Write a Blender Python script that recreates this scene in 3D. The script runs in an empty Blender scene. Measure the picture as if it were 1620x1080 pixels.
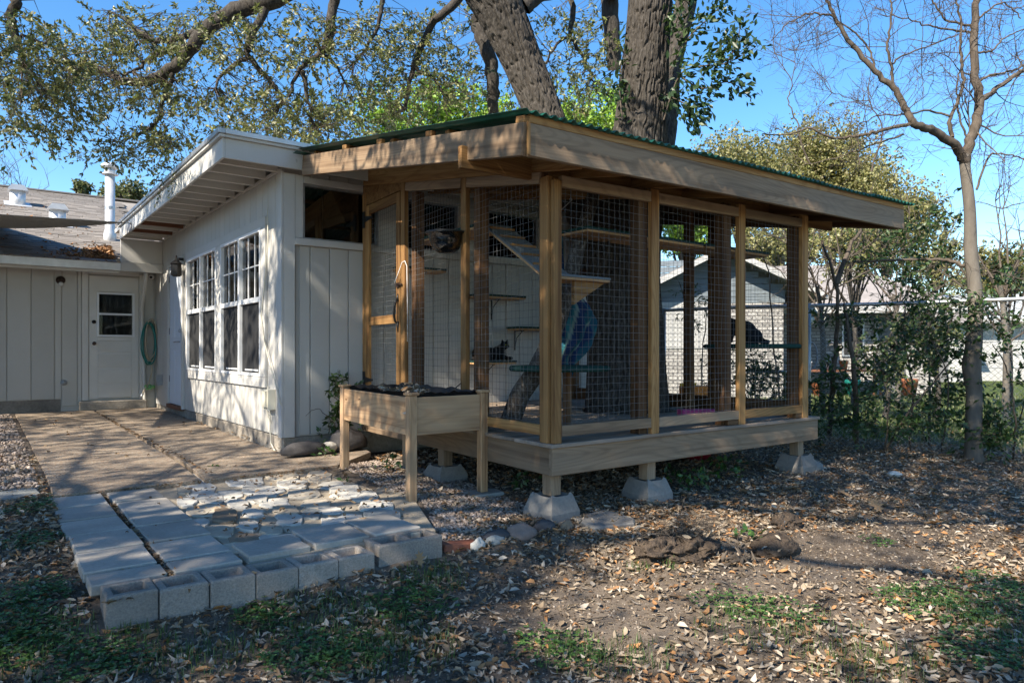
import bpy, math, random
import numpy as np
from mathutils import Matrix, Vector
rad = math.radians
random.seed(7); rng = np.random.default_rng(7)
scene = bpy.context.scene
col = scene.collection

# ------------------------------------------------------------------ camera
# world: origin = base of the near house corner, X along the house end wall, Y along the window wall
F, HZ, CX = 1110.0, 555.0, 810.0
CA, CB, CH = 2.35, 6.80, 0.845
cam_d = bpy.data.cameras.new('camera'); cam = bpy.data.objects.new('camera', cam_d); col.objects.link(cam)
cam.location = (-CA, -CB, CH)
cam.rotation_euler = (rad(90), 0, -math.atan2(.6044, .7967))
cam_d.sensor_width = 36; cam_d.lens = F/1620*36; cam_d.shift_y = 15/1620
cam_d.clip_start = .05; cam_d.clip_end = 2000
scene.camera = cam

# ------------------------------------------------------------------ sky and sun
SUN = Vector((1.0, .24, -.84)).normalized()          # direction the light travels
elev = math.asin(-SUN.z)
world = bpy.data.worlds.new('World'); scene.world = world; world.use_nodes = True
wn = world.node_tree
sky = wn.nodes.new('ShaderNodeTexSky'); sky.sky_type = 'NISHITA'; sky.sun_disc = False
sky.sun_elevation = elev; sky.sun_rotation = math.atan2(-SUN.x, -SUN.y)
sky.air_density = 1.0; sky.dust_density = .15; sky.ozone_density = 2.2; sky.altitude = 200
bg = wn.nodes['Background']; bg.inputs[1].default_value = .122
hs = wn.nodes.new('ShaderNodeHueSaturation'); hs.inputs['Saturation'].default_value = 1.28
wn.links.new(sky.outputs[0], hs.inputs['Color']); wn.links.new(hs.outputs[0], bg.inputs[0])
sd = bpy.data.lights.new('sun', 'SUN'); so = bpy.data.objects.new('sun', sd); col.objects.link(so)
sd.energy = 5.0; sd.angle = rad(.53); sd.color = (1, .90, .75)
so.rotation_euler = SUN.to_track_quat('-Z', 'Y').to_euler(); so.location = (-10, -8, 12)
vs = scene.view_settings
vs.view_transform = 'Standard'; vs.look = 'None'; vs.gamma = 1; vs.exposure = 1.2
scene.render.engine = 'CYCLES'

# ------------------------------------------------------------------ pixel helpers (direction only; distance from a plane)
def ray(x, y):
    r = (x-CX)/F
    return np.array((.6044+.7967*r, .7967-.6044*r, (HZ-y)/F))
C0 = np.array((-CA, -CB, CH))
def atZ(x, y, z): v = ray(x, y); return C0+v*((z-CH)/v[2])
def atX(x, y, X): v = ray(x, y); return C0+v*((X+CA)/v[0])
def atY(x, y, Y): v = ray(x, y); return C0+v*((Y+CB)/v[1])
def atD(x, y, d): return C0+ray(x, y)*d
def proj(P):
    P = np.atleast_2d(P)-C0
    f = P[:, 0]*.6044+P[:, 1]*.7967; r = P[:, 0]*.7967-P[:, 1]*.6044
    fs = np.where(np.abs(f) < 1e-3, 1e-3, f)
    return CX+F*r/fs, HZ-F*P[:, 2]/fs, f

# ------------------------------------------------------------------ noise
def _h(i, j, k):
    n = (i*374761393+j*668265263+k*1274126177) & 0xffffffff
    n = ((n ^ (n >> 13))*1274126177) & 0xffffffff
    return ((n ^ (n >> 16)) & 0xffff)/65535.0
def vnoise(x, y, z=0):
    x, y, z = np.broadcast_arrays(np.asarray(x, float), np.asarray(y, float), np.asarray(z, float))
    i, j, k = (np.floor(a).astype(np.int64) for a in (x, y, z))
    u, v, w = x-i, y-j, z-k
    u, v, w = (a*a*(3-2*a) for a in (u, v, w))
    r = 0
    for a in (0, 1):
        for b in (0, 1):
            for c in (0, 1):
                r = r+_h(i+a, j+b, k+c)*(u if a else 1-u)*(v if b else 1-v)*(w if c else 1-w)
    return r*2-1
def fbm(x, y, z=0, o=4):
    s, a = 0, 1
    for q in range(o):
        s = s+a*vnoise(np.asarray(x)*2**q+q*17.3, np.asarray(y)*2**q+q*5.1, np.asarray(z)*2**q); a *= .5
    return s

# ------------------------------------------------------------------ materials
M = {}
def nodes(m): return m.node_tree.nodes, m.node_tree.links
def base(name, rough=.8, spec=.3):
    m = bpy.data.materials.new(name); m.use_nodes = True
    b = m.node_tree.nodes['Principled BSDF']
    b.inputs['Roughness'].default_value = rough; b.inputs['Specular IOR Level'].default_value = spec
    M[name] = m
    return m, b
def nz(m, scale=5, detail=4, rough=.6, stretch=(1, 1, 1), rand=True, coord='Object'):
    n, l = nodes(m)
    tc = n.new('ShaderNodeTexCoord'); mp = n.new('ShaderNodeMapping'); mp.inputs['Scale'].default_value = stretch
    l.new(tc.outputs[coord], mp.inputs[0])
    if rand:
        oi = n.new('ShaderNodeObjectInfo'); mu = n.new('ShaderNodeVectorMath'); mu.operation = 'SCALE'; mu.inputs[3].default_value = 37.0
        cx = n.new('ShaderNodeCombineXYZ')
        for q in range(3): l.new(oi.outputs['Random'], cx.inputs[q])
        l.new(cx.outputs[0], mu.inputs[0]); l.new(mu.outputs[0], mp.inputs['Location'])
    t = n.new('ShaderNodeTexNoise'); t.inputs['Scale'].default_value = scale; t.inputs['Detail'].default_value = detail; t.inputs['Roughness'].default_value = rough
    l.new(mp.outputs[0], t.inputs['Vector'])
    return t.outputs['Fac'], mp.outputs[0]
def ramp(m, fac, stops):
    n, l = nodes(m); r = n.new('ShaderNodeValToRGB'); e = r.color_ramp.elements
    while len(e) < len(stops): e.new(.5)
    for q, (p, c) in enumerate(stops): e[q].position = p; e[q].color = (*c, 1)
    l.new(fac, r.inputs[0]); return r.outputs[0]
def mixc(m, fac, a, b, mode='MIX'):
    n, l = nodes(m); x = n.new('ShaderNodeMix'); x.data_type = 'RGBA'; x.blend_type = mode
    for s, v in ((0, fac), (6, a), (7, b)):
        if isinstance(v, (int, float)): x.inputs[s].default_value = v
        elif isinstance(v, tuple): x.inputs[s].default_value = (*v, 1)
        else: l.new(v, x.inputs[s])
    return x.outputs[2]
def bump(m, b, h, strength=.3, dist=.01):
    n, l = nodes(m); u = n.new('ShaderNodeBump'); u.inputs['Strength'].default_value = strength; u.inputs['Distance'].default_value = dist
    l.new(h, u.inputs['Height']); l.new(u.outputs[0], b.inputs['Normal'])
def setc(m, b, c): m.node_tree.links.new(c, b.inputs['Base Color'])
def objvar(m, c, lo=.8, hi=1.15):
    n, l = nodes(m); oi = n.new('ShaderNodeObjectInfo'); mr = n.new('ShaderNodeMapRange')
    mr.inputs[3].default_value = lo; mr.inputs[4].default_value = hi; l.new(oi.outputs['Random'], mr.inputs[0])
    g = n.new('ShaderNodeCombineXYZ')
    for q in range(3): l.new(mr.outputs[0], g.inputs[q])
    return mixc(m, 1.0, c, g.outputs[0], 'MULTIPLY')

def wood(name, dark, mid, light, grey=None, greyamt=0.0, rough=.75):
    m, b = base(name, rough, .25); n, l = nodes(m)
    f, mp = nz(m, 1.0, 3, .55, (1, 1, 1))
    def sub(scale, detail, dist=0.0, sc=1.0):
        q = n.new('ShaderNodeMapping'); q.inputs['Scale'].default_value = scale; l.new(mp, q.inputs[0])
        t = n.new('ShaderNodeTexNoise'); t.inputs['Scale'].default_value = sc; t.inputs['Detail'].default_value = detail; t.inputs['Distortion'].default_value = dist; l.new(q.outputs[0], t.inputs['Vector']); return t.outputs['Fac']
    def math_(op, a, v): 
        q = n.new('ShaderNodeMath'); q.operation = op; l.new(a, q.inputs[0]); q.inputs[1].default_value = v; return q.outputs[0]
    low = sub((.6, 5.5, 5.5), 0)                          # contour lines of slow noise = plain sawn figure
    fig = math_('SINE', math_('MULTIPLY', low, 120.0), 0)
    streak = sub((.8, 24, 24), 2, .3); fine = sub((3, 120, 120), 2)
    c = ramp(m, streak, [(.32, dark), (.45, mid), (.68, light)])
    fr0 = n.new('ShaderNodeMapRange'); fr0.inputs[1].default_value = .1; fr0.inputs[2].default_value = 1.0; fr0.inputs[3].default_value = 0; fr0.inputs[4].default_value = .42; l.new(fig, fr0.inputs[0])
    c = mixc(m, fr0.outputs[0], c, dark)
    c = mixc(m, .16, c, ramp(m, fine, [(.35, dark), (.65, light)]))
    if grey:
        f3 = sub((1.1, 4, 4), 4)
        fr = n.new('ShaderNodeMapRange'); fr.inputs[1].default_value = .38; fr.inputs[2].default_value = .64; fr.inputs[3].default_value = greyamt*.3; fr.inputs[4].default_value = min(1, greyamt*1.3)
        l.new(f3, fr.inputs[0]); c = mixc(m, fr.outputs[0], c, grey)
    vo = n.new('ShaderNodeTexVoronoi'); vo.inputs['Scale'].default_value = 1.0; vo.inputs['Randomness'].default_value = .9
    mp3 = n.new('ShaderNodeMapping'); mp3.inputs['Scale'].default_value = (1.9, 0, 3.6); l.new(mp, mp3.inputs[0]); l.new(mp3.outputs[0], vo.inputs['Vector'])
    kr = n.new('ShaderNodeMapRange'); kr.inputs[1].default_value = .05; kr.inputs[2].default_value = .11; kr.inputs[3].default_value = .9; kr.inputs[4].default_value = 0
    l.new(vo.outputs['Distance'], kr.inputs[0]); c = mixc(m, kr.outputs[0], c, tuple(q*.4 for q in dark))
    setc(m, b, objvar(m, c, .74, 1.18))
    bump(m, b, streak, .5, .004)
    return m
wood('wood_new', (.14, .062, .021), (.29, .155, .056), (.38, .22, .088))
wood('wood_grey', (.12, .07, .038), (.26, .17, .10), (.36, .25, .155), (.26, .205, .15), .4)
wood('wood_post', (.055, .026, .012), (.12, .06, .027), (.17, .095, .045))
wood('wood_cedar', (.25, .13, .06), (.46, .28, .145), (.55, .36, .20), (.40, .30, .21), .3)
wood('wood_deck', (.17, .11, .07), (.27, .19, .125), (.35, .26, .18), (.27, .235, .20), .7)
wood('wood_shelf', (.30, .15, .06), (.48, .28, .13), (.56, .36, .18))

def paint(name, c, dirt=(.45, .43, .38), amt=.35, rough=.62, bs=60):
    m, b = base(name, rough, .35)
    f, mp = nz(m, 1.6, 6, .62, (1, 1, 1)); n, l = nodes(m)
    r = ramp(m, f, [(.38, (0, 0, 0)), (.72, (1, 1, 1))])
    mu = n.new('ShaderNodeMath'); mu.operation = 'MULTIPLY'; mu.inputs[1].default_value = amt; l.new(r, mu.inputs[0])
    cc = mixc(m, mu.outputs[0], c, dirt)
    f2, _ = nz(m, bs, 3, .6, (1, 1, .12)); f4, _ = nz(m, 14, 5, .7, (1, 1, .5))
    chip = ramp(m, f4, [(.27, (1, 1, 1)), (.31, (0, 0, 0))])
    m4 = n.new('ShaderNodeMath'); m4.operation = 'MULTIPLY'; m4.inputs[1].default_value = amt*.9; l.new(chip, m4.inputs[0])
    cc = mixc(m, m4.outputs[0], cc, (.27, .25, .22))
    setc(m, b, objvar(m, cc, .93, 1.04)); bump(m, b, f2, .35, .003)
    return m
paint('white_siding', (.50, .49, .465), amt=.6)
paint('white_trim', (.56, .55, .525), amt=.55)
paint('cream_siding', (.51, .495, .455), (.40, .38, .32), .3)
paint('cream_trim', (.63, .615, .575), (.42, .40, .34), .3)
paint('door_blue_white', (.60, .66, .74), (.5, .54, .58), .15, .45)
paint('vinyl_white', (.74, .75, .76), (.55, .55, .54), .2, .4)
paint('soffit_paint', (.60, .58, .54), (.44, .40, .34), .4)

def simple(name, c, rough=.6, metal=0, spec=.4, var=.12, scale=8, bs=0):
    m, b = base(name, rough, spec); b.inputs['Metallic'].default_value = metal
    f, _ = nz(m, scale, 5, .6)
    setc(m, b, ramp(m, f, [(.3, tuple(q*(1-var) for q in c)), (.7, tuple(min(1, q*(1+var)) for q in c))]))
    if bs: bump(m, b, f, bs, .01)
    return m
simple('interior_shade', (.025, .025, .025), .9)  # near-black colour standing in for the shade of unlit rooms
simple('curtain', (.42, .43, .43), .9, scale=3)
simple('insect_screen', (.02, .021, .023), .9)
simple('black_iron', (.012, .012, .013), .45, .3)
simple('galvanized', (.42, .44, .46), .45, .75, var=.2, scale=14)
simple('wire_galv', (.15, .153, .155), .5, .2, var=.1)
simple('chain_wire', (.27, .275, .28), .5, .2, var=.1)
simple('vent_metal', (.62, .63, .64), .4, .35, var=.15, scale=5)
simple('grey_plastic', (.30, .31, .32), .5)
simple('cream_plastic', (.60, .57, .47), .5)
simple('white_plastic', (.75, .75, .74), .4)
simple('black_plastic', (.02, .021, .023), .5, spec=.5)
simple('green_roof', (.012, .085, .058), .38, spec=.5, var=.25, scale=6)
simple('green_carpet', (.020, .052, .045), .98, spec=.05, var=.3, scale=120, bs=.6)
simple('grey_carpet', (.16, .185, .20), .98, spec=.05, var=.2, scale=120, bs=.5)
simple('orange_card', (.62, .20, .03), .7, var=.25, scale=9)
simple('pink_card', (.60, .06, .20), .7)
simple('red_plastic', (.22, .01, .02), .5)
simple('yellow_card', (.62, .36, .03), .7)
simple('hose_green', (.01, .16, .14), .45, spec=.5)
simple('hose_tan', (.42, .35, .25), .5)
simple('leaf_green_toy', (.20, .42, .16), .6)
simple('brass', (.36, .24, .08), .4, .8)
simple('sail_fabric', (.21, .21, .20), .9, var=.15, scale=20)
simple('cat_fur', (.0055, .0052, .0055), .75, spec=.25, var=.5, scale=60, bs=.6)
simple('cat_eye', (.35, .38, .05), .2)
simple('brown_metal', (.07, .045, .035), .5, .4)
simple('bulb', (.6, .6, .6), .15, spec=.6)
simple('blue_siding', (.15, .18, .205), .7, var=.1, scale=3)
simple('grey_shingle_far', (.27, .245, .23), .9, var=.2, scale=6)
simple('pale_shingle_far', (.40, .43, .44), .9, var=.15, scale=4)
simple('far_white', (.40, .40, .39), .7, var=.08, scale=2)
simple('terracotta', (.40, .14, .06), .8)
simple('tub_blue_grey', (.26, .29, .33), .5)
simple('rust_wood', (.16, .07, .04), .85)
simple('grey_door', (.15, .15, .15), .7)

def concrete(name, c, speck=.25, scale=55, bs=.5, bd=.006, blotch=.25, stain=(.12, .105, .09)):
    m, b = base(name, .9, .2); n, l = nodes(m)
    f, mp = nz(m, 2.2, 5, .6); f2, _ = nz(m, scale, 4, .7)
    a = ramp(m, f2, [(.3, tuple(q*(1-speck) for q in c)), (.7, tuple(min(1, q*(1+speck)) for q in c))])
    r = ramp(m, f, [(.45, (0, 0, 0)), (.8, (1, 1, 1))]); mu = n.new('ShaderNodeMath'); mu.operation = 'MULTIPLY'; mu.inputs[1].default_value = blotch; l.new(r, mu.inputs[0])
    setc(m, b, objvar(m, mixc(m, mu.outputs[0], a, stain), .86, 1.1)); bump(m, b, f2, bs, bd)
    return m
concrete('paver_concrete', (.39, .36, .318), .12, 70, .35, .003, .5)
concrete('block_concrete', (.30, .265, .23), .3, 95, .9, .006, .55)
concrete('block_tan', (.33, .29, .25), .28, 95, .9, .006, .3)
concrete('pier_concrete', (.215, .205, .19), .16, 40, .5, .004, .6)
concrete('limestone', (.52, .495, .445), .16, 22, .8, .01, .5, (.30, .26, .20))
concrete('brown_stone', (.24, .18, .125), .15, 22, .6, .008, .3)
concrete('grey_stone', (.27, .28, .265), .15, 22, .6, .008, .3)
concrete('dark_stone', (.075, .072, .075), .25, 18, .6, .01, .3, (.13, .11, .09))
concrete('red_brick', (.24, .085, .05), .2, 40, .6, .004, .3)
concrete('pink_stone', (.26, .19, .16), .2, 20, .5, .008, .3)
concrete('foundation', (.30, .27, .23), .25, 30, .8, .01, .7, (.07, .06, .05))
concrete('soil_dark', (.085, .064, .048), .5, 26, 1.0, .03, .4, (.03, .022, .016))
concrete('tan_limestone', (.44, .385, .305), .16, 22, .8, .01, .5, (.27, .22, .16))
concrete('sand', (.37, .315, .24), .14, 120, .9, .006, .35, (.24, .19, .14))

# aggregate patio slab
m, b = base('aggregate', .9, .2); n, l = nodes(m)
vo = n.new('ShaderNodeTexVoronoi'); vo.inputs['Scale'].default_value = 95
f, mp = nz(m, 1.3, 6, .65, rand=True); l.new(mp, vo.inputs['Vector'])
sc = n.new('ShaderNodeSeparateColor'); l.new(vo.outputs['Color'], sc.inputs[0])
cc = ramp(m, sc.outputs[0], [(0, (.17, .135, .10)), (.35, (.28, .23, .175)), (.65, (.37, .315, .25)), (.9, (.32, .19, .11)), (1, (.48, .44, .38))])
r = ramp(m, f, [(.42, (0, 0, 0)), (.68, (1, 1, 1))]); mu = n.new('ShaderNodeMath'); mu.operation = 'MULTIPLY'; mu.inputs[1].default_value = .55; l.new(r, mu.inputs[0])
setc(m, b, mixc(m, mu.outputs[0], cc, (.16, .125, .095))); bump(m, b, vo.outputs['Distance'], .7, .006)

# soil (world coords), with lawn beyond the fence
m, b = base('soil', .97, .1); n, l = nodes(m)
f, mp = nz(m, 1.1, 6, .65, rand=False); f2, _ = nz(m, 22, 6, .75, rand=False); f3, _ = nz(m, 110, 3, .7, rand=False)
c1 = ramp(m, f2, [(.3, (.055, .043, .033)), (.55, (.135, .108, .084)), (.75, (.235, .195, .157))])
c1 = mixc(m, ramp(m, f, [(.4, (0, 0, 0)), (.62, (1, 1, 1))]), c1, mixc(m, .55, c1, (.225, .185, .148)))
g = ramp(m, f3, [(.3, (.035, .055, .016)), (.6, (.085, .115, .035)), (.8, (.20, .185, .085))])
at = n.new('ShaderNodeAttribute'); at.attribute_name = 'lawn'
setc(m, b, mixc(m, at.outputs['Fac'], c1, g)); bump(m, b, f2, .9, .02)

def vcol(name, rough=.7, trans=0, spec=.25):
    m, b = base(name, rough, spec); n, l = nodes(m)
    a = n.new('ShaderNodeAttribute'); a.attribute_name = 'Col'; l.new(a.outputs['Color'], b.inputs['Base Color'])
    if trans:
        t = n.new('ShaderNodeBsdfTranslucent'); l.new(mixc(m, 1.0, a.outputs['Color'], (1.0, 1.0, .55), 'MULTIPLY'), t.inputs[0])
        x = n.new('ShaderNodeMixShader'); x.inputs[0].default_value = trans
        l.new(b.outputs[0], x.inputs[1]); l.new(t.outputs[0], x.inputs[2]); l.new(x.outputs[0], n['Material Output'].inputs[0])
    return m
vcol('foliage', .42, .30, .45); vcol('dead_leaf', .75, .12, .2); vcol('gravel', .9); vcol('cloth', .9, .15)

def bark(name, a, bb, c, scale=(14, 14, 3), bs=.8):
    m, b = base(name, .95, .1)
    f, _ = nz(m, 1, 6, .7, scale, rand=False); f2, _ = nz(m, 1.3, 4, .6, rand=False)
    k = ramp(m, f, [(.3, a), (.52, bb), (.75, c)])
    setc(m, b, mixc(m, ramp(m, f2, [(.45, (0, 0, 0)), (.75, (.5, .5, .5))]), k, tuple(q*1.25 for q in bb))); bump(m, b, f, bs, .02)
bark('oak_bark', (.028, .025, .022), (.072, .064, .056), (.155, .142, .126), (45, 45, 12), 1.0)
bark('smooth_bark', (.085, .075, .063), (.135, .12, .102), (.20, .18, .155), (5, 5, 2), .2)
bark('log_bark', (.025, .022, .02), (.075, .066, .058), (.28, .27, .25), (40, 40, 18))
bark('twig_bark', (.05, .04, .032), (.10, .082, .066), (.16, .135, .11), (20, 20, 8), .3)

# glass: thin pane
m = bpy.data.materials.new('window_glass'); m.use_nodes = True; M['window_glass'] = m; n, l = nodes(m)
n.remove(n['Principled BSDF'])
fr = n.new('ShaderNodeFresnel'); fr.inputs[0].default_value = 2.3
tr = n.new('ShaderNodeBsdfTransparent'); tr.inputs[0].default_value = (.72, .76, .76, 1)
gl = n.new('ShaderNodeBsdfGlossy'); gl.inputs['Roughness'].default_value = .015
x = n.new('ShaderNodeMixShader'); l.new(fr.outputs[0], x.inputs[0]); l.new(tr.outputs[0], x.inputs[1]); l.new(gl.outputs[0], x.inputs[2]); l.new(x.outputs[0], n['Material Output'].inputs[0])
m = M['window_glass'].copy(); m.name = 'dark_glass'; M['dark_glass'] = m
for q in m.node_tree.nodes:
    if q.type == 'FRESNEL': q.inputs[0].default_value = 1.25
m = bpy.data.materials.new('clear_acrylic'); m.use_nodes = True; M['clear_acrylic'] = m; n, l = nodes(m)
n.remove(n['Principled BSDF'])
fr = n.new('ShaderNodeFresnel'); fr.inputs[0].default_value = 2.0
tr = n.new('ShaderNodeBsdfTransparent'); tr.inputs[0].default_value = (.6, .62, .63, 1)
gl = n.new('ShaderNodeBsdfGlossy'); gl.inputs['Roughness'].default_value = .08
x = n.new('ShaderNodeMixShader'); l.new(fr.outputs[0], x.inputs[0]); l.new(tr.outputs[0], x.inputs[1]); l.new(gl.outputs[0], x.inputs[2]); l.new(x.outputs[0], n['Material Output'].inputs[0])

# shingles
m, b = base('shingle', .95, .15); f, _ = nz(m, 60, 4, .7); f2, _ = nz(m, 2, 4, .6)
c = ramp(m, f, [(.3, (.17, .15, .13)), (.7, (.30, .27, .24))])
setc(m, b, objvar(m, mixc(m, .3, c, ramp(m, f2, [(.35, (.17, .145, .12)), (.7, (.33, .31, .29))])), .72, 1.12)); bump(m, b, f, .6, .004)
# white brick of the neighbour
m, b = base('white_brick', .85, .2); n, l = nodes(m)
tc = n.new('ShaderNodeTexCoord'); mp = n.new('ShaderNodeMapping'); l.new(tc.outputs['Object'], mp.inputs[0]); mp.inputs['Rotation'].default_value = (rad(90), 0, 0)
br = n.new('ShaderNodeTexBrick'); br.inputs['Scale'].default_value = 1; br.inputs['Brick Width'].default_value = .23; br.inputs['Row Height'].default_value = .085; br.inputs['Mortar Size'].default_value = .012
br.inputs['Color1'].default_value = (.46, .445, .42, 1); br.inputs['Color2'].default_value = (.29, .28, .265, 1); br.inputs['Mortar'].default_value = (.16, .15, .145, 1)
l.new(mp.outputs[0], br.inputs[0]); setc(m, b, br.outputs[0])
n_ = n.new('ShaderNodeMath'); n_.operation = 'SUBTRACT'; n_.inputs[0].default_value = 1; l.new(br.outputs['Fac'], n_.inputs[1]); bump(m, b, n_.outputs[0], .8, .02)

# ------------------------------------------------------------------ object helpers
WM = {}
def mk(name, mesh, mat, parent=None, mx=None, kind=None, label=None, cat=None, group=None):
    o = bpy.data.objects.new(name, mesh); col.objects.link(o)
    mx = mx or Matrix(); WM[o.name] = mx
    if mat and mesh is not None and not mesh.materials: mesh.materials.append(M[mat])
    elif mat and mesh is not None and mesh.materials[0] != M[mat]:
        o.material_slots[0].link = 'OBJECT'; o.material_slots[0].material = M[mat]
    if parent: o.parent = parent; o.matrix_basis = WM[parent.name].inverted() @ mx
    else: o.matrix_basis = mx
    if kind: o['kind'] = kind
    if label: o['label'] = label
    if cat: o['category'] = cat
    if group: o['group'] = group
    return o
def thing(name, loc, label, cat, group=None):
    return mk(name, None, None, None, Matrix.Translation(loc), None, label, cat, group)
def fastmesh(name, V, Fc, colors=None, smooth=False, extra=None):
    V = np.asarray(V, np.float32); Fc = np.asarray(Fc, np.int32)
    me = bpy.data.meshes.new(name); k = Fc.shape[1]
    me.vertices.add(len(V)); me.vertices.foreach_set('co', V.ravel())
    me.loops.add(Fc.size); me.loops.foreach_set('vertex_index', Fc.ravel())
    me.polygons.add(len(Fc)); me.polygons.foreach_set('loop_start', np.arange(0, Fc.size, k, dtype=np.int32))
    me.polygons.foreach_set('loop_total', np.full(len(Fc), k, np.int32))
    if smooth: me.polygons.foreach_set('use_smooth', np.ones(len(Fc), bool))
    if colors is not None:
        a = me.color_attributes.new('Col', 'FLOAT_COLOR', 'POINT')
        a.data.foreach_set('color', np.concatenate([colors, np.ones((len(V), 1))], 1).astype(np.float32).ravel())
    if extra is not None:
        a = me.attributes.new(extra[0], 'FLOAT', 'POINT'); a.data.foreach_set('value', extra[1].astype(np.float32))
    me.update(calc_edges=True)
    return me
class MB:
    def __init__(s): s.v = []; s.f = []; s.n = 0
    def add(s, V, Fs):
        s.v.append(np.asarray(V, float)); s.f += [tuple(i+s.n for i in q) for q in Fs]; s.n += len(V); return s
    def box(s, x0, x1, y0, y1, z0, z1):
        V = [(x, y, z) for x in (x0, x1) for y in (y0, y1) for z in (z0, z1)]
        return s.add(V, [(0, 1, 3, 2), (4, 6, 7, 5), (0, 4, 5, 1), (2, 3, 7, 6), (0, 2, 6, 4), (1, 5, 7, 3)])
    def tube(s, pts, rads, n=8, cap=True):
        P = np.asarray(pts, float); k = len(P); R = np.broadcast_to(np.asarray(rads, float), (k,))
        T = np.gradient(P, axis=0); T /= np.linalg.norm(T, axis=1)[:, None]+1e-9
        up = np.array((0, 0, 1.)) if abs(T[0][2]) < .9 else np.array((1., 0, 0))
        V = []; a = np.arange(n)*2*math.pi/n; N = np.cross(T[0], up); N /= np.linalg.norm(N)
        for q in range(k):
            N = N-T[q]*N.dot(T[q]); N /= np.linalg.norm(N)+1e-9; Bn = np.cross(T[q], N)
            V.append(P[q]+R[q]*(np.cos(a)[:, None]*N+np.sin(a)[:, None]*Bn))
        Fs = [(q*n+i, q*n+(i+1) % n, (q+1)*n+(i+1) % n, (q+1)*n+i) for q in range(k-1) for i in range(n)]
        if cap: Fs += [tuple(range(n-1, -1, -1)), tuple((k-1)*n+i for i in range(n))]
        return s.add(np.concatenate(V), Fs)
    def lathe(s, prof, n=20, c=(0, 0, 0)):
        a = np.arange(n)*2*math.pi/n; V = []
        for r, z in prof: V += [(c[0]+r*math.cos(t), c[1]+r*math.sin(t), c[2]+z) for t in a]
        k = len(prof); Fs = [(q*n+i, q*n+(i+1) % n, (q+1)*n+(i+1) % n, (q+1)*n+i) for q in range(k-1) for i in range(n)]
        Fs += [tuple(range(n-1, -1, -1)), tuple((k-1)*n+i for i in range(n))]
        return s.add(V, Fs)
    def prism(s, poly, z0, z1, inset=0.0, drop=0.0):
        p = np.asarray(poly, float); n = len(p); c = p.mean(0)
        q = c+(p-c)*(1-inset) if inset else p
        z0 = np.broadcast_to(z0, (n,)); z1 = np.broadcast_to(z1, (n,))
        if inset:
            V = np.concatenate([np.c_[p, z0], np.c_[p, z1-drop], np.c_[q, z1]]); L = 3
        else: V = np.concatenate([np.c_[p, z0], np.c_[p, z1]]); L = 2
        Fs = [(k*n+i, k*n+(i+1) % n, (k+1)*n+(i+1) % n, (k+1)*n+i) for k in range(L-1) for i in range(n)]
        Fs += [tuple(range(n-1, -1, -1)), tuple((L-1)*n+i for i in range(n))]
        return s.add(V, Fs)
    def sphere(s, c, r, nu=14, nv=9):
        r = np.broadcast_to(np.asarray(r, float), (3,)); V = [(c[0], c[1], c[2]-r[2])]; 
        for j in range(1, nv):
            t = math.pi*j/nv
            V += [(c[0]+r[0]*math.sin(t)*math.cos(u), c[1]+r[1]*math.sin(t)*math.sin(u), c[2]-r[2]*math.cos(t)) for u in np.arange(nu)*2*math.pi/nu]
        V.append((c[0], c[1], c[2]+r[2])); e = len(V)-1
        Fs = [(0, 1+(i+1) % nu, 1+i) for i in range(nu)]
        for j in range(nv-2): Fs += [(1+j*nu+i, 1+j*nu+(i+1) % nu, 1+(j+1)*nu+(i+1) % nu, 1+(j+1)*nu+i) for i in range(nu)]
        b0 = 1+(nv-2)*nu; Fs += [(b0+i, b0+(i+1) % nu, e) for i in range(nu)]
        return s.add(V, Fs)
    def build(s, name, mat, parent=None, smooth=False, center=True, **kw):
        V = np.concatenate(s.v); c = (V.min(0)+V.max(0))/2 if center else np.zeros(3)
        if center and not parent: c[2] = V[:, 2].min()
        me = bpy.data.meshes.new(name); me.from_pydata((V-c).tolist(), [], s.f)
        if smooth: me.polygons.foreach_set('use_smooth', np.ones(len(me.polygons), bool))
        me.update()
        return mk(name, me, mat, parent, Matrix.Translation(c), **kw)
_cb = {}
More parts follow.
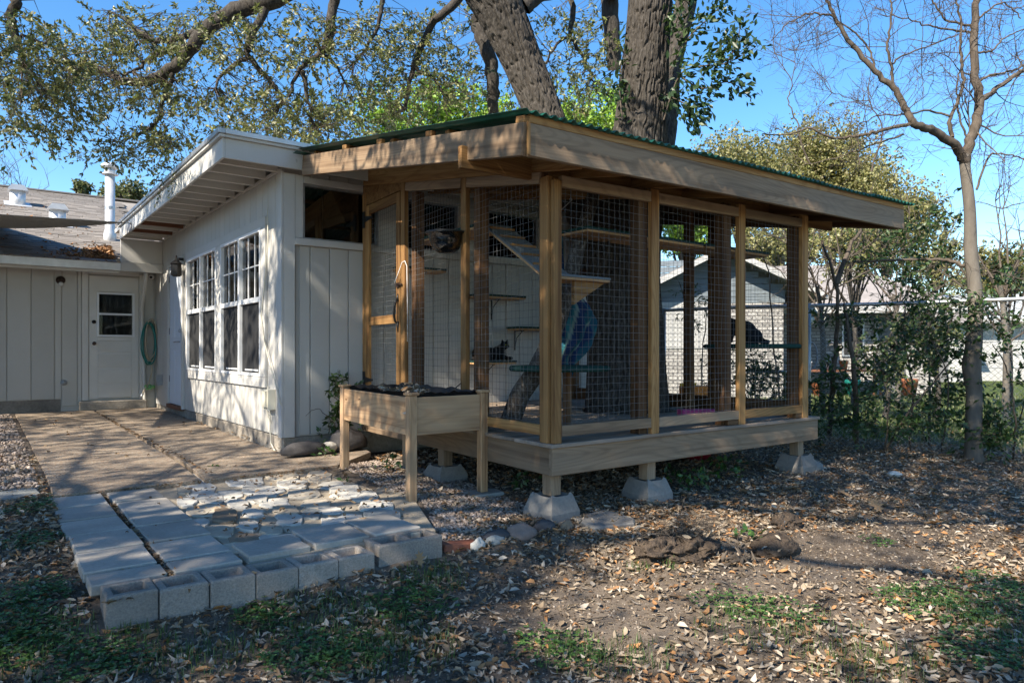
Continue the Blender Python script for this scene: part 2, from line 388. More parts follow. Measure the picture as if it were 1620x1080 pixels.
def cbox(L, W, H, bv=.003):
    key = (round(L, 4), round(W, 4), round(H, 4), bv)
    if key in _cb: return _cb[key]
    h = (L/2, W/2, H/2); bv = min(bv, .45*min(h)); V = []; idx = {}
    for sx in (-1, 1):
        for sy in (-1, 1):
            for sz in (-1, 1):
                for ax in range(3):
                    p = [sx*h[0], sy*h[1], sz*h[2]]
                    for q, sg in enumerate((sx, sy, sz)):
                        if q != ax: p[q] -= sg*bv
                    idx[(sx, sy, sz, ax)] = len(V); V.append(p)
    Fs = []
    for sx in (-1, 1): Fs.append([idx[(sx, a, c, 0)] for a, c in ((-1, -1), (1, -1), (1, 1), (-1, 1))][::sx])
    for s in (-1, 1): Fs.append([idx[(a, s, c, 1)] for a, c in ((-1, -1), (-1, 1), (1, 1), (1, -1))][::s])
    for s in (-1, 1): Fs.append([idx[(a, c, s, 2)] for a, c in ((-1, -1), (1, -1), (1, 1), (-1, 1))][::s])
    for a in (-1, 1):
        for c in (-1, 1):
            Fs.append([idx[(-1, a, c, 1)], idx[(1, a, c, 1)], idx[(1, a, c, 2)], idx[(-1, a, c, 2)]][::(1 if a*c < 0 else -1)])
            Fs.append([idx[(a, -1, c, 0)], idx[(a, 1, c, 0)], idx[(a, 1, c, 2)], idx[(a, -1, c, 2)]][::(1 if a*c > 0 else -1)])
            Fs.append([idx[(a, c, -1, 0)], idx[(a, c, 1, 0)], idx[(a, c, 1, 1)], idx[(a, c, -1, 1)]][::(-1 if a*c > 0 else 1)])
    for sx in (-1, 1):
        for sy in (-1, 1):
            for sz in (-1, 1):
                Fs.append([idx[(sx, sy, sz, q)] for q in range(3)][::(1 if sx*sy*sz > 0 else -1)])
    me = bpy.data.meshes.new('board'); me.from_pydata(V, [], Fs); me.update(); _cb[key] = me
    return me
def beam(name, p0, p1, w, h, mat, parent=None, bv=.003, up=(0, 0, 1), **kw):
    """board from p0 to p1 (centre line); w = width across, h = height along up"""
    p0, p1 = Vector(p0), Vector(p1); x = (p1-p0); L = x.length; x.normalize()
    u = Vector(up); y = u.cross(x)
    if y.length < 1e-4: u = Vector((0, 1, 0)); y = u.cross(x)
    y.normalize(); z = x.cross(y)
    mx = Matrix((x, y, z)).transposed().to_4x4(); mx.translation = (p0+p1)/2
    return mk(name, cbox(L, w, h, bv), mat, parent, mx, **kw)
def abox(name, x0, x1, y0, y1, z0, z1, mat, parent=None, axis=None, bv=.003, **kw):
    """axis aligned board; grain runs along axis (default longest)"""
    d = (x1-x0, y1-y0, z1-z0); axis = 'xyz'[int(np.argmax(d))] if axis is None else axis
    c = ((x0+x1)/2, (y0+y1)/2, (z0+z1)/2)
    if axis == 'x': return beam(name, (x0, c[1], c[2]), (x1, c[1], c[2]), d[1], d[2], mat, parent, bv, **kw)
    if axis == 'y': return beam(name, (c[0], y0, c[2]), (c[0], y1, c[2]), d[0], d[2], mat, parent, bv, **kw)
    return beam(name, (c[0], c[1], z0), (c[0], c[1], z1), d[1], d[0], mat, parent, bv, up=(1, 0, 0), **kw)
def rock(name, c, r, mat, seed=0, rot=0, rough=.25, parent=None, freq=1.6, flat=1.0, nu=18, nv=11, **kw):
    s = MB().sphere((0, 0, 0), 1, nu, nv); V = s.v[0]
    d = 1+rough*fbm(V[:, 0]*freq+seed*3.1, V[:, 1]*freq, V[:, 2]*freq+seed, 3 if nu < 60 else 6); V = V*d[:, None]
    V[:, 2] = np.clip(V[:, 2], -.55, .8 if flat < 1 else 9)
    V = V*np.asarray(r); ca, sa = math.cos(rot), math.sin(rot)
    V = np.c_[V[:, 0]*ca-V[:, 1]*sa, V[:, 0]*sa+V[:, 1]*ca, V[:, 2]]+np.asarray(c); s.v[0] = V
    return s.build(name, mat, parent, True, **kw)
# leaves -> one mesh of folded two-triangle leaves
def leaf_mesh(name, P, A, N, L, Wd, C):
    """P base points, A axis, N normal, L length, Wd width, C colour"""
    n = len(P); A = A/np.linalg.norm(A, axis=1)[:, None]; S = np.cross(A, N); S /= np.linalg.norm(S, axis=1)[:, None]+1e-9; N = np.cross(S, A)
    L = np.broadcast_to(L, (n,))[:, None]; Wd = np.broadcast_to(Wd, (n,))[:, None]
    V = np.stack([P, P+A*L*.5+S*Wd*.5+N*Wd*.18, P+A*L, P+A*L*.5-S*Wd*.5+N*Wd*.18], 1).reshape(-1, 3)
    i = np.arange(n)[:, None]*4; Fc = np.concatenate([i+np.array([[0, 2, 1]]), i+np.array([[0, 3, 2]])])
    return fastmesh(name, V, Fc, np.repeat(C, 4, 0))
def rdir(n): d = rng.normal(size=(n, 3)); return d/np.linalg.norm(d, axis=1)[:, None]
def palette(n, cols, w=None, var=.18):
    c = np.array(cols)[rng.choice(len(cols), n, p=w)]
    return np.clip(c*(1+rng.normal(0, var, (n, 1)))+0, .004, 1)

# ================================================================== THE SETTING
def ground_z(x, y):
    x = np.asarray(x, float); y = np.asarray(y, float)
    left = np.interp(y, [-9, -5, -3.75, -3.3, -2.5, -1, 0, 6], [-.46, -.42, -.37, -.25, -.205, -.175, -.15, -.105])
    right = np.interp(y, [-9, -5, -3.6, -2, 0, 8], [-.44, -.38, -.275, -.24, -.24, -.28])
    t = np.clip((x-.0)/1.0, 0, 1); t = t*t*(3-2*t)
    z = left*(1-t)+right*t
    z = np.where(y < -3.4, z, z)
    near = np.exp(-((x-2)**2+(y+4)**2)/120)
    z = z+near*(.018*fbm(x*1.3, y*1.3)+.008*fbm(x*6+9, y*6))
    ua = (x-1.0)*.7967-(y+4.02)*.6044; va = (x-1.0)*.6044+(y+4.02)*.7967
    z = z+.12*np.exp(-((ua/.26)**2+(va/.15)**2))*(1+.35*fbm(x*9, y*9))+.05*np.exp(-(((ua-.45)/.2)**2+((va-.05)/.15)**2))*(1+.4*fbm(x*8+3, y*8))
    far = np.clip((x-7)/10, 0, 1); z = z*(1-far)+(-.30)*far
    # keep clear below the slab, pavers and sand bed
    pat = (x > -1.9) & (x < np.where(y < -1, -.0, .2)) & (y > -3.45) & (y < 6.2)
    z = np.where(pat, np.minimum(z, -.235), z)
    hs = (x > .0) & (y > -.3) & (x < 4.2) & (y < 12); z = np.where(hs, np.minimum(z, -.235), z)
    return z
xs = np.concatenate([-np.geomspace(4, 600, 26)[::-1], np.arange(-3.95, 8, .055), 8+np.geomspace(.1, 600, 40)])
ys = np.concatenate([-7-np.geomspace(.1, 600, 20)[::-1], np.arange(-7, 1.0, .055), 1+np.geomspace(.1, 700, 46)])
XX, YY = np.meshgrid(xs, ys); ZZ = ground_z(XX, YY)
fx = 4.5-.372*YY+0                                            # fence line
lawn = np.clip((XX-(4.50-.372*YY)-.5)/1.2+.35*fbm(XX*.8, YY*.8), 0, 1)*(XX > 3)
V = np.stack([XX, YY, ZZ], -1).reshape(-1, 3); nx = len(xs); ny = len(ys)
ii, jj = np.meshgrid(np.arange(nx-1), np.arange(ny-1)); a = (jj*nx+ii).ravel()
mk('ground', fastmesh('ground', V, np.c_[a, a+1, a+nx+1, a+nx], None, True, ('lawn', lawn.ravel())), 'soil', kind='structure')

# patio: aggregate slab, pavers, flagstones in sand
patio = mk('patio', None, None, None, Matrix.Translation((-1, 1, -.2)), 'structure')
def slabz(y): return np.interp(y, [-1.1, 6.2], [-.155, -.085])
def slab(poly):
    p = np.array(poly); z = slabz(p[:, 1]); MB().prism(p, z-.14, z, .004, .004).build('slab', 'aggregate', patio)
slab([(-1.93, -.06), (-1.93, 5.95), (-.93, 5.95), (-.945, -.06)]); slab([(-1.94, -1.02), (-1.93, -.075), (-.945, -.075), (-.985, -1.00)])
slab([(-.895, -.06), (-.885, 5.95), (-.012, 5.95), (-.012, -.06)]); slab([(-.945, -1.01), (-.895, -.075), (.78, -.075), (.72, -.45), (.15, -.98)])
MB().prism(np.array([(-1.305, -1.0), (-1.305, -3.29), (-.25, -3.30), (.12, -2.35), (.16, -1.0)]), -.30, -.192).build('sand_bed', 'sand', patio)
for cxa, rows in ((-1.967, 6), (-1.628, 6)):
    for r_ in range(rows):
        y1 = -1.045-.41*r_+random.uniform(-.008, .008); y0 = y1-.383 if r_ < 5 else -3.275
        x0 = cxa+random.uniform(-.008, .008)
        z = -.168-.0015*r_+random.uniform(-.004, .004)
        mx = Matrix.Translation((x0+.155, (y0+y1)/2, z-.024)) @ Matrix.Rotation(random.uniform(-.012, .012), 4, 'Z') @ Matrix.Rotation(random.uniform(-.008, .008), 4, 'X')
        mk('paver', cbox(.308, y1-y0, .05, .006), 'paver_concrete', patio, mx)
for x0, x1, y0, y1 in ((-1.30, -.985, -3.275, -2.985), (-.955, -.645, -3.27, -2.90), (-.62, -.33, -3.27, -2.86)):
    mk('paver', cbox(x1-x0, y1-y0, .045, .006), 'paver_concrete', patio, Matrix.Translation(((x0+x1)/2, (y0+y1)/2, -.185)) @ Matrix.Rotation(random.uniform(-.03, .03), 4, 'Z'))
stones = [(90, 80, 245, 150), (15, 150, 245, 235), (0, 190, 85, 230), (285, 110, 545, 180), (530, 85, 755, 140), (800, 80, 950, 150), (610, 150, 805, 195), (870, 145, 1035, 190), (400, 170, 645, 235),
 (240, 200, 400, 265), (120, 220, 285, 285), (0, 255, 120, 300), (670, 190, 880, 250), (930, 175, 1125, 250), (1060, 210, 1220, 270), (425, 235, 560, 280), (505, 245, 700, 305), (310, 265, 440, 315),
 (45, 280, 285, 360), (755, 250, 945, 310), (1110, 265, 1315, 325), (580, 290, 745, 350), (220, 315, 370, 400, 'brown_stone'), (400, 315, 535, 360), (860, 295, 1010, 340), (85, 375, 195, 415), (590, 345, 765, 415),
 (750, 310, 880, 375, 'grey_stone'), (150, 415, 345, 485), (370, 395, 500, 450), (510, 425, 640, 475), (640, 400, 905, 455), (870, 365, 1050, 425), (980, 340, 1130, 380), (1130, 325, 1365, 385, 'grey_stone'),
 (315, 455, 520, 525, 'brown_stone'), (490, 465, 760, 530), (260, 520, 480, 580), (1030, 390, 1200, 440), (1190, 390, 1300, 425, 'brown_stone'), (1370, 425, 1500, 465)]
for q, s in enumerate(stones):
    x0, y0, x1, y1 = s[:4]; n_ = random.choice((7, 8, 9)); poly = []
    ph = random.random()*6
    for k in range(n_):
        t = ph+2*math.pi*(k+random.uniform(-.25, .25))/n_
        rr = random.uniform(.92, 1.16); e = .62
        cx_ = math.copysign(abs(math.cos(t))**e, math.cos(t)); sy_ = math.copysign(abs(math.sin(t))**e, math.sin(t))
        poly.append(atZ(280+((x0+x1)/2+(x1-x0)/2*cx_*rr)/3.857, 720+((y0+y1)/2+(y1-y0)/2*sy_*rr)/3.857, -.17)[:2])
    poly = np.array(poly)[::-1]; n2 = len(poly)
    # roughen outline
    mid = (poly+np.roll(poly, -1, 0))/2+rng.normal(0, .006, poly.shape); pp = np.empty((2*n2, 2)); pp[0::2] = poly; pp[1::2] = mid
    tz = -.180+random.uniform(-.006, .011)
    MB().prism(pp, -.21, tz+rng.normal(0, .002, 2*n2), .045, .005).build('flagstone', s[4] if len(s) > 4 else random.choice(('limestone', 'limestone', 'tan_limestone')), patio)
for poly in ([(-2.42, -.95), (-2.38, -.62), (-2.02, -.58), (-2.0, -.9)],):
    MB().prism(np.array(poly), -.24, -.155, .06, .01).build('flagstone', 'grey_stone', patio)

# ================================================================== HOUSE
house = thing('house', (0, 0, 0), 'white sided house with tall windows, open eaves and a shingled back wing', 'house')
BW = .2032
def siding(name, origin, axis, segs, mat, thick=.016, bw=BW, ph=0.0, back=.14, full=None):
    """origin: wall plane; axis 'x' or 'y'; segs = (a0,a1,z0,z1)"""
    a0, a1, z0, z1 = full
    if axis == 'y': w = abox(name, origin+.02, origin+back, a0, a1, z0, z1, mat, house, bv=.001)
    else: w = abox(name, a0, a1, origin+.02, origin+back, z0, z1, mat, house, bv=.001)
    for s0, s1, za, zb in segs:
        k = math.floor((s0-ph)/bw)
        while ph+k*bw < s1-1e-4:
            b0, b1 = max(s0, ph+k*bw)+.0055, min(s1, ph+(k+1)*bw)-.0055; k += 1
            if b1-b0 < .012: continue
            if axis == 'y': abox('siding_board', origin, origin+.019, b0, b1, za, zb, mat, w, 'z', .0025)
            else: abox('siding_board', b0, b1, origin, origin+.019, za, zb, mat, w, 'z', .0025)
    return w
# window wall (X = 0); real opening built from segments
WZ0, WZ1 = .58, 2.125
def wall_block(x0, x1, y0, y1, z0, z1, mat='white_siding'): return abox('wall', x0, x1, y0, y1, z0, z1, mat, house, bv=.001)
wA = siding('wall', 0, 'y', [(.0, .45, .012, 2.60), (.45, 3.92, .012, .462), (.45, 3.92, 2.222, 2.60), (3.92, 4.12, .012, 2.60), (4.12, 5.17, 2.20, 2.60), (5.17, 6.2, -.03, 2.60)], 'white_siding', full=(0.02, .58, .0, 2.62))
wall_block(.02, .14, .58, 3.86, 0, .575); wall_block(.02, .14, .58, 3.86, 2.13, 2.62); wall_block(.02, .14, 2.10, 2.33, .575, 2.13); wall_block(.02, .14, 3.86, 4.17, 0, 2.62)
wall_block(.02, .14, 4.17, 5.10, 2.145, 2.62); wall_block(.02, .14, 5.10, 6.2, 0, 2.62)
abox('room_shade_panel', .50, .56, .4, 6.1, .05, 2.5, 'interior_shade', house); abox('room_shade_panel', .57, 4.0, .34, .39, 1.5, 2.55, 'interior_shade', house); abox('room_shade_panel', .15, .49, .34, .39, .05, 2.55, 'interior_shade', house)  # dark panels added behind the glass, room shade put into their colour
abox('corner_board', -.022, .004, -.03, .062, .0, 2.60, 'white_trim', house)
abox('wall', .02, 4.2, 6.25, 6.35, -.1, 2.6, 'white_siding', house, bv=.001); abox('wall', 4.1, 4.2, .04, 6.24, -.1, 2.6, 'white_siding', house, bv=.001)
abox('foundation', .012, 4.19, .012, 6.24, -.235, -.004, 'foundation', house, bv=.01)
abox('top_trim', -.006, .02, .06, 6.2, 2.602, 2.64, 'soffit_paint', house)
# trim round the two window units
abox('trim_board', -.026, .0, .448, 3.93, 2.127, 2.225, 'white_trim', house); abox('trim_board', -.026, .0, .448, 3.93, .468, .575, 'white_trim', house)
for y0, y1 in ((.448, .590), (2.108, 2.325), (3.856, 3.93)): abox('trim_board', -.027, .0, y0, y1, .577, 2.125, 'white_trim', house)
def win_unit(y0, y1):
    w = MB()
    w.box(-.03, .05, y0, y0+.035, WZ0, WZ1).box(-.03, .05, y1-.035, y1, WZ0, WZ1).box(-.031, .05, y0+.035, y1-.035, WZ1-.035, WZ1).box(-.031, .05, y0+.035, y1-.035, WZ0, WZ0+.03)
    ym = (y0+y1)/2; w.box(-.032, .05, ym-.03, ym+.03, WZ0+.03, WZ1-.035)
    wo = w.build('window', 'vinyl_white', house)
    for a, c in ((y0+.035, ym-.03), (ym+.03, y1-.035)):
        zm = 1.385
        abox('meeting_rail', -.026, .03, a, c, zm-.028, zm+.028, 'vinyl_white', wo)
        abox('pane', .006, .010, a+.001, c-.001, zm+.029, WZ1-.036, 'window_glass', wo, bv=.0005)
        abox('pane', .022, .026, a+.001, c-.001, WZ0+.031, zm-.029, 'window_glass', wo, bv=.0005)
        abox('insect_screen', .002, .005, a+.001, c-.001, WZ0+.031, zm-.029, 'insect_screen', wo, bv=.0005)
        abox('sash_lift', -.004, .002, a+.12, c-.12, WZ0+.05, WZ0+.068, 'vinyl_white', wo)
        for k in (1, 2):
            yy = a+(c-a)*k/3; abox('muntin', -.004, .005, yy-.007, yy+.007, zm+.03, WZ1-.037, 'vinyl_white', wo)
            abox('muntin', .0275, .0325, yy-.007, yy+.007, WZ0+.032, zm-.03, 'vinyl_white', wo)
        abox('muntin', -.0045, .0055, a+.002, c-.002, 1.745, 1.760, 'vinyl_white', wo)
        cur = MB(); yy = np.arange(a-.1, c+.1, .018)
        for k, q in enumerate(yy[:-1]):
            o_ = .012*math.sin(k*1.9)+.008*math.sin(k*.7)
            cur.box(.16+o_, .166+o_, q, q+.0175, WZ0-.02, WZ1+.02)
        cur.build('curtain', 'curtain', wo)
win_unit(.592, 2.106); win_unit(2.327, 3.854)
# door in window wall
dr = abox('door', -.004, .04, 4.215, 5.075, .04, 2.13, 'door_blue_white', house)
for z0, z1 in ((.22, .85), (1.05, 1.95)):
    for y0, y1 in ((4.33, 4.60), (4.69, 4.96)):
        abox('panel', -.010, -.003, y0, y1, z0, z1, 'door_blue_white', dr, bv=.005)
MB().tube([(-.02, 4.30, .98), (-.07, 4.30, .98), (-.075, 4.33, .98), (-.075, 4.44, .975)], .010, 8).build('handle', 'galvanized', dr, True)
MB().tube([(-.003, 4.30, 1.14), (-.035, 4.30, 1.14)], .024, 12).build('deadbolt', 'galvanized', dr, True)
for z in (.42, 1.15, 1.95): abox('hinge', -.012, .0, 5.077, 5.10, z-.05, z+.05, 'brown_metal', dr)
for y0, y1, z0, z1 in ((4.12, 4.21, .0, 2.225), (5.08, 5.17, .0, 2.225), (4.211, 5.079, 2.135, 2.224)): abox('door_frame', -.028, .02, y0, y1, z0, z1, 'white_trim', house)
abox('threshold', -.05, .03, 4.2, 5.1, -.02, .036, 'rust_wood', house)
# lantern on door jamb
ln = MB(); ln.lathe([(.045, 0), (.075, .02), (.068, .17), (.085, .18), (.02, .24), (.008, .30)], 8, (-.125, 4.02, 1.90)); ln.box(-.10, -.03, 4.005, 4.035, 2.13, 2.17)
ln.build('wall_lantern', 'black_iron', None, False, label='black lantern hanging beside the pale blue house door', cat='lantern')
# soffit, eave
EX = -.61; EY = -.185
abox('fascia', EX, EX+.025, EY+.001, 5.62, 2.585, 2.765, 'white_trim', house); abox('fascia', EX+.026, 4.2, EY, EY+.025, 2.587, 2.767, 'white_trim', house)
abox('drip_edge', EX-.03, EX+.02, EY-.03, 5.62, 2.768, 2.795, 'white_trim', house); abox('drip_edge', EX-.045, EX+.02, EY-.045, 5.62, 2.797, 2.842, 'galvanized', house)
abox('drip_edge', EX+.021, 4.2, EY-.03, EY+.02, 2.768, 2.795, 'white_trim', house); abox('drip_edge', EX+.021, 4.2, EY-.045, EY+.02, 2.797, 2.842, 'vent_metal', house)
abox('roof_deck', EX+.022, 4.3, EY+.022, 6.3, 2.77, 2.835, 'soffit_paint', house, bv=.001)
for k in range(16):
    y = .12+.365*k
    abox('rafter', EX+.026, -.003, y, y+.04, 2.612, 2.769, 'soffit_paint' if k not in (11, 13) else 'rust_wood', house)
abox('rafter', EX+.026, -.001, EY+.03, -.034, 2.742, 2.768, 'soffit_paint', house)
# end wall (Y = 0)
siding('wall', 0, 'x', [(.165, 4.1, .012, 1.885), (.165, 4.1, 2.575, 2.62)], 'white_siding', ph=.076, full=(.02, 4.1, 0, 1.9))
abox('corner_board', .005, .115, -.03, -.002, .0, 2.58, 'white_trim', house); abox('corner_board', .116, .20, -.024, .0, 1.96, 2.58, 'white_trim', house)
abox('sill', .117, 4.1, -.045, .0, 1.888, 1.955, 'white_trim', house); abox('head_trim', .202, 4.1, -.03, .0, 2.505, 2.57, 'white_trim', house)
for x0, x1 in ((1.02, 1.22), (2.02, 2.24), (3.2, 4.1)): abox('mullion_board', x0, x1, -.026, .0, 1.957, 2.503, 'cream_trim', house)
for x0, x1 in ((.20, 1.02), (1.22, 2.02), (2.24, 3.2)):
    w = MB().box(x0, x0+.02, -.012, .06, 1.957, 2.503).box(x1-.02, x1, -.012, .06, 1.957, 2.503).box(x0+.02, x1-.02, -.012, .06, 2.483, 2.503).box(x0+.02, x1-.02, -.012, .06, 1.957, 1.972).build('window', 'galvanized', house)
    abox('pane', x0+.021, x1-.021, .02, .025, 1.973, 2.482, 'window_glass', w, bv=.0005)
abox('header', .02, 4.1, .03, .12, 2.57, 2.76, 'white_siding', house, bv=.001)
# back wing
YB = 6.2
siding('wall', YB, 'x', [(-7, -1.33, .10, 2.26), (-1.33, -1.06, -.02, 2.26), (-.20, -.02, .02, 2.26), (-1.06, -.20, 2.16, 2.26)], 'cream_siding', bw=.302, ph=-2.63, full=(-7, .0, -.1, 2.26))
abox('foundation', -7, -1.34, YB+.012, YB+.13, -.25, .09, 'foundation', house, bv=.002)
for x0, x1, z0, z1 in ((-1.06, -.97, .06, 2.16), (-.245, -.17, .06, 2.10), (-.968, -.247, 2.07, 2.16)): abox('door_frame', x0, x1, YB-.022, YB+.02, z0, z1, 'cream_trim', house)
abox('step', -1.1, -.15, YB-.12, YB+.01, -.1, .045, 'foundation', house, bv=.01)
bd = MB()
bx0, bx1 = -.96, -.255
bd.box(bx0, bx0+.12, YB-.012, YB+.02, .075, 2.05).box(bx1-.10, bx1, YB-.012, YB+.02, .075, 2.05).box(bx0+.12, bx1-.1, YB-.0125, YB+.02, 1.80, 2.05)
bd.box(bx0+.12, bx1-.1, YB-.004, YB+.02, .09, 1.04)
bdo = bd.build('door', 'cream_trim', house)
for z0, z1 in ((.09, .30), (.335, .545), (.58, .79), (.825, 1.0)): abox('panel', bx0+.123, bx1-.103, YB-.012, YB-.003, z0, z1, 'cream_trim', bdo, bv=.005)
abox('rail', bx0+.12, bx1-.1, YB-.013, YB+.02, 1.01, 1.07, 'cream_trim', bdo)
wf = MB(); X0, X1 = -.855, -.315
wf.box(X0, X0+.03, YB-.03, YB, 1.075, 1.79).box(X1-.03, X1, YB-.03, YB, 1.075, 1.79).box(X0+.03, X1-.03, YB-.03, YB, 1.075, 1.105).box(X0+.03, X1-.03, YB-.03, YB, 1.76, 1.79).box(X0+.03, X1-.03, YB-.032, YB, 1.425, 1.455)
wf.build('window_frame', 'vinyl_white', bdo)
for z0, z1 in ((1.106, 1.424), (1.456, 1.759)): abox('pane', X0+.031, X1-.031, YB-.012, YB-.008, z0, z1, 'dark_glass', bdo, bv=.0005)
abox('backing', X0+.005, X1-.005, YB-.006, YB+.012, 1.077, 1.788, 'interior_shade', bdo)  # dark sheet behind the panes, coloured as the shade inside
MB().tube([(bx0+.065, YB-.013, .965), (bx0+.065, YB-.05, .965)], .012, 10).sphere((bx0+.065, YB-.065, .965), .03, 12, 8).build('door_knob', 'brown_metal', bdo, True)
MB().tube([(bx0+.065, YB-.013, 1.31), (bx0+.065, YB-.03, 1.31)], .03, 12).build('deadbolt', 'black_iron', bdo, True)
# boxed end under the eave and gutter
abox('eave_panel', -.60, -.004, 5.60, 5.64, 2.235, 2.60, 'white_trim', house); abox('eave_board', -.60, -.003, 5.575, 5.63, 2.09, 2.232, 'white_trim', house)
gt = MB(); 
gt.box(-7, -.604, 5.56, 5.575, 2.10, 2.21).box(-7, -.604, 5.575, 5.68, 2.095, 2.105).box(-7, -.604, 5.68, 5.69, 2.105, 2.19)
gt.build('gutter', 'vent_metal', house)
abox('eave_fascia', -7, -.604, 5.70, 5.725, 2.06, 2.20, 'cream_trim', house); abox('soffit', -7, -.1, 5.726, 6.19, 2.262, 2.275, 'soffit_paint', house)
ds = MB().tube([(-.235, 5.66, 2.09), (-.232, 5.75, 1.9), (-.215, 6.12, 1.55), (-.20, 6.13, .9), (-.175, 6.13, .02), (-.17, 6.12, -.06)], .028, 10).build('downspout', 'cream_trim', house, True)
# main roof with shingles
RY0, RZ0, RY1, RZ1 = 5.60, 2.215, 12.0, 4.40
sl = math.atan2(RZ1-RZ0, RY1-RY0); SLn = math.hypot(RY1-RY0, RZ1-RZ0)
rf = MB().add([(-7, RY0, RZ0-.02), (4.2, RY0+.9, RZ0+.28), (4.2, RY1, RZ1-.02), (-7, RY1, RZ1-.02), (-7, 18.4, RZ0-.02), (4.2, 18.4, RZ0-.02)], [(0, 1, 2, 3), (3, 2, 5, 4)]).build('roof', 'shingle', house)
RMx = Matrix.Translation((0, RY0, RZ0)) @ Matrix.Rotation(sl, 4, 'X')
sh_n = 0; rest = MB(); cnt = 0
ncourse = int(SLn/.142)
for k in range(ncourse):
    x = -7.2+random.uniform(0, .3)
    while x < .3:
        w = random.uniform(.22, .36); th = random.uniform(.006, .013)
        vis = -2.45 < x+w/2 < (-.25 if k > 1 else -.62)
        if x+w < (-.62 if k < 2 else .3):
            if vis and cnt < 300:
                cnt += 1; q = round(w/.02)*.02
                mk('shingle', cbox(q-.004, .20, .01, .002), 'shingle', rf, RMx @ Matrix.Translation((x+w/2, .10+.142*k-.05, th+.004)) @ Matrix.Rotation(-.03, 4, 'X'))
            else:
                p = RMx @ Vector((x+w/2, .10+.142*k-.05, th))
                hw = w/2-.003; cs, sn = math.cos(sl), math.sin(sl)
                t_ = .013
                rest.add([(p.x-hw, p.y-.1*cs, p.z-.1*sn+t_), (p.x+hw, p.y-.1*cs, p.z-.1*sn+t_), (p.x+hw, p.y+.1*cs, p.z+.1*sn+.004), (p.x-hw, p.y+.1*cs, p.z+.1*sn+.004), (p.x-hw, p.y-.1*cs, p.z-.1*sn), (p.x+hw, p.y-.1*cs, p.z-.1*sn)], [(0, 1, 2, 3), (4, 5, 1, 0)])
        x += w
rest.build('shingle_field', 'shingle', rf, kind='stuff')
abox('ridge_cap', -7, 4.2, RY1-.12, RY1+.12, RZ1-.01, RZ1+.025, 'shingle', rf)
def roof_z(y): return RZ0+(y-RY0)*(RZ1-RZ0)/(RY1-RY0)
# flue and vents
p = atY(174, 370, 7.2); fx_, fy_ = p[0], 7.2; zb = roof_z(fy_)
ztop = atY(172, 257, 7.2)[2]
MB().lathe([(.10, zb-.1), (.10, zb+.12), (.078, zb+.2), (.078, ztop-.22)], 16, (fx_, fy_, 0)).lathe([(.13, ztop-.215), (.13, ztop-.20)], 16, (fx_, fy_, 0)).lathe([(.09, ztop-.2), (.09, ztop-.12)], 16, (fx_, fy_, 0)).lathe([(.06, ztop-.12), (.06, ztop-.1)], 12, (fx_, fy_, 0)).lathe([(.135, ztop-.1), (.14, ztop-.05), (.09, ztop-.01), (.04, ztop)], 16, (fx_, fy_, 0)).build('flue_pipe', 'vent_metal', rf, True)
MB().lathe([(.083, zb+.55), (.083, zb+.60)], 16, (fx_, fy_, 0)).build('flue_band', 'galvanized', rf)
for px_, py0, py1, yy in ((28, 324, 294, 9.9), (91, 365, 333, 8.2)):
    p = atY(px_, py0, yy); zb = roof_z(yy); h = (py0-py1)*((yy+CB)/ray(px_, py0)[1])/F
    MB().lathe([(.13, zb-.1), (.13, zb+h*.8)], 16, (p[0], yy, 0)).build('roof_vent', 'vent_metal', rf, True)
    s = .17; cp = MB(); z0 = zb+h*.72; z1 = zb+h
    cp.add([(p[0]-s, yy-.18, z0), (p[0]-s*.55, yy-.18, z1), (p[0]+s*.55, yy-.18, z1), (p[0]+s, yy-.18, z0), (p[0]-s, yy+.18, z0), (p[0]-s*.55, yy+.18, z1), (p[0]+s*.55, yy+.18, z1), (p[0]+s, yy+.18, z0)], [(0, 4, 5, 1), (1, 5, 6, 2), (2, 6, 7, 3), (0, 1, 2, 3), (7, 6, 5, 4), (3, 7, 4, 0)])
    cp.build('vent_cap', 'vent_metal', rf)
    MB().add([(p[0]-.22, yy-.25, roof_z(yy-.25)+.03), (p[0]+.22, yy-.25, roof_z(yy-.25)+.03), (p[0]+.22, yy+.2, roof_z(yy+.2)+.03), (p[0]-.22, yy+.2, roof_z(yy+.2)+.03)], [(0, 1, 2, 3)]).build('vent_flashing', 'vent_metal', rf)
# fixtures on house walls
p = atY(96, 443, YB-.03)
lf = thing('porch_light', (p[0], YB, p[2]), 'small brown bare-bulb porch light on the cream back wall', 'lamp')
MB().tube([(p[0], YB, p[2]), (p[0], YB-.03, p[2])], .065, 14).tube([(p[0], YB-.03, p[2]), (p[0], YB-.07, p[2]-.02)], .035, 12).build('base', 'brown_metal', lf, True)
MB().sphere((p[0], YB-.085, p[2]-.065), .035, 12, 8).build('bulb', 'bulb', lf, True)
p = atY(101, 605, YB); MB().tube([(p[0], YB, p[2]), (p[0], YB-.03, p[2])], .045, 14).tube([(p[0], YB-.03, p[2]), (p[0], YB-.06, p[2])], .018, 10).build('cleanout_cap', 'grey_plastic', None, True, label='round grey cap low on the cream back wall', cat='cap')
p = atY(240, 438, YB-.06); cm = thing('security_camera', (p[0], YB, p[2]), 'small white security camera in the corner beside the downspout', 'camera')
MB().sphere((p[0], YB-.05, p[2]), .045, 12, 8).tube([(p[0], YB, p[2]+.01), (p[0], YB-.05, p[2])], .02, 8).build('body', 'white_plastic', cm, True)
MB().tube([(p[0]-.015, YB-.085, p[2]-.01), (p[0]-.02, YB-.098, p[2]-.012)], .022, 10).build('lens', 'black_plastic', cm, True)
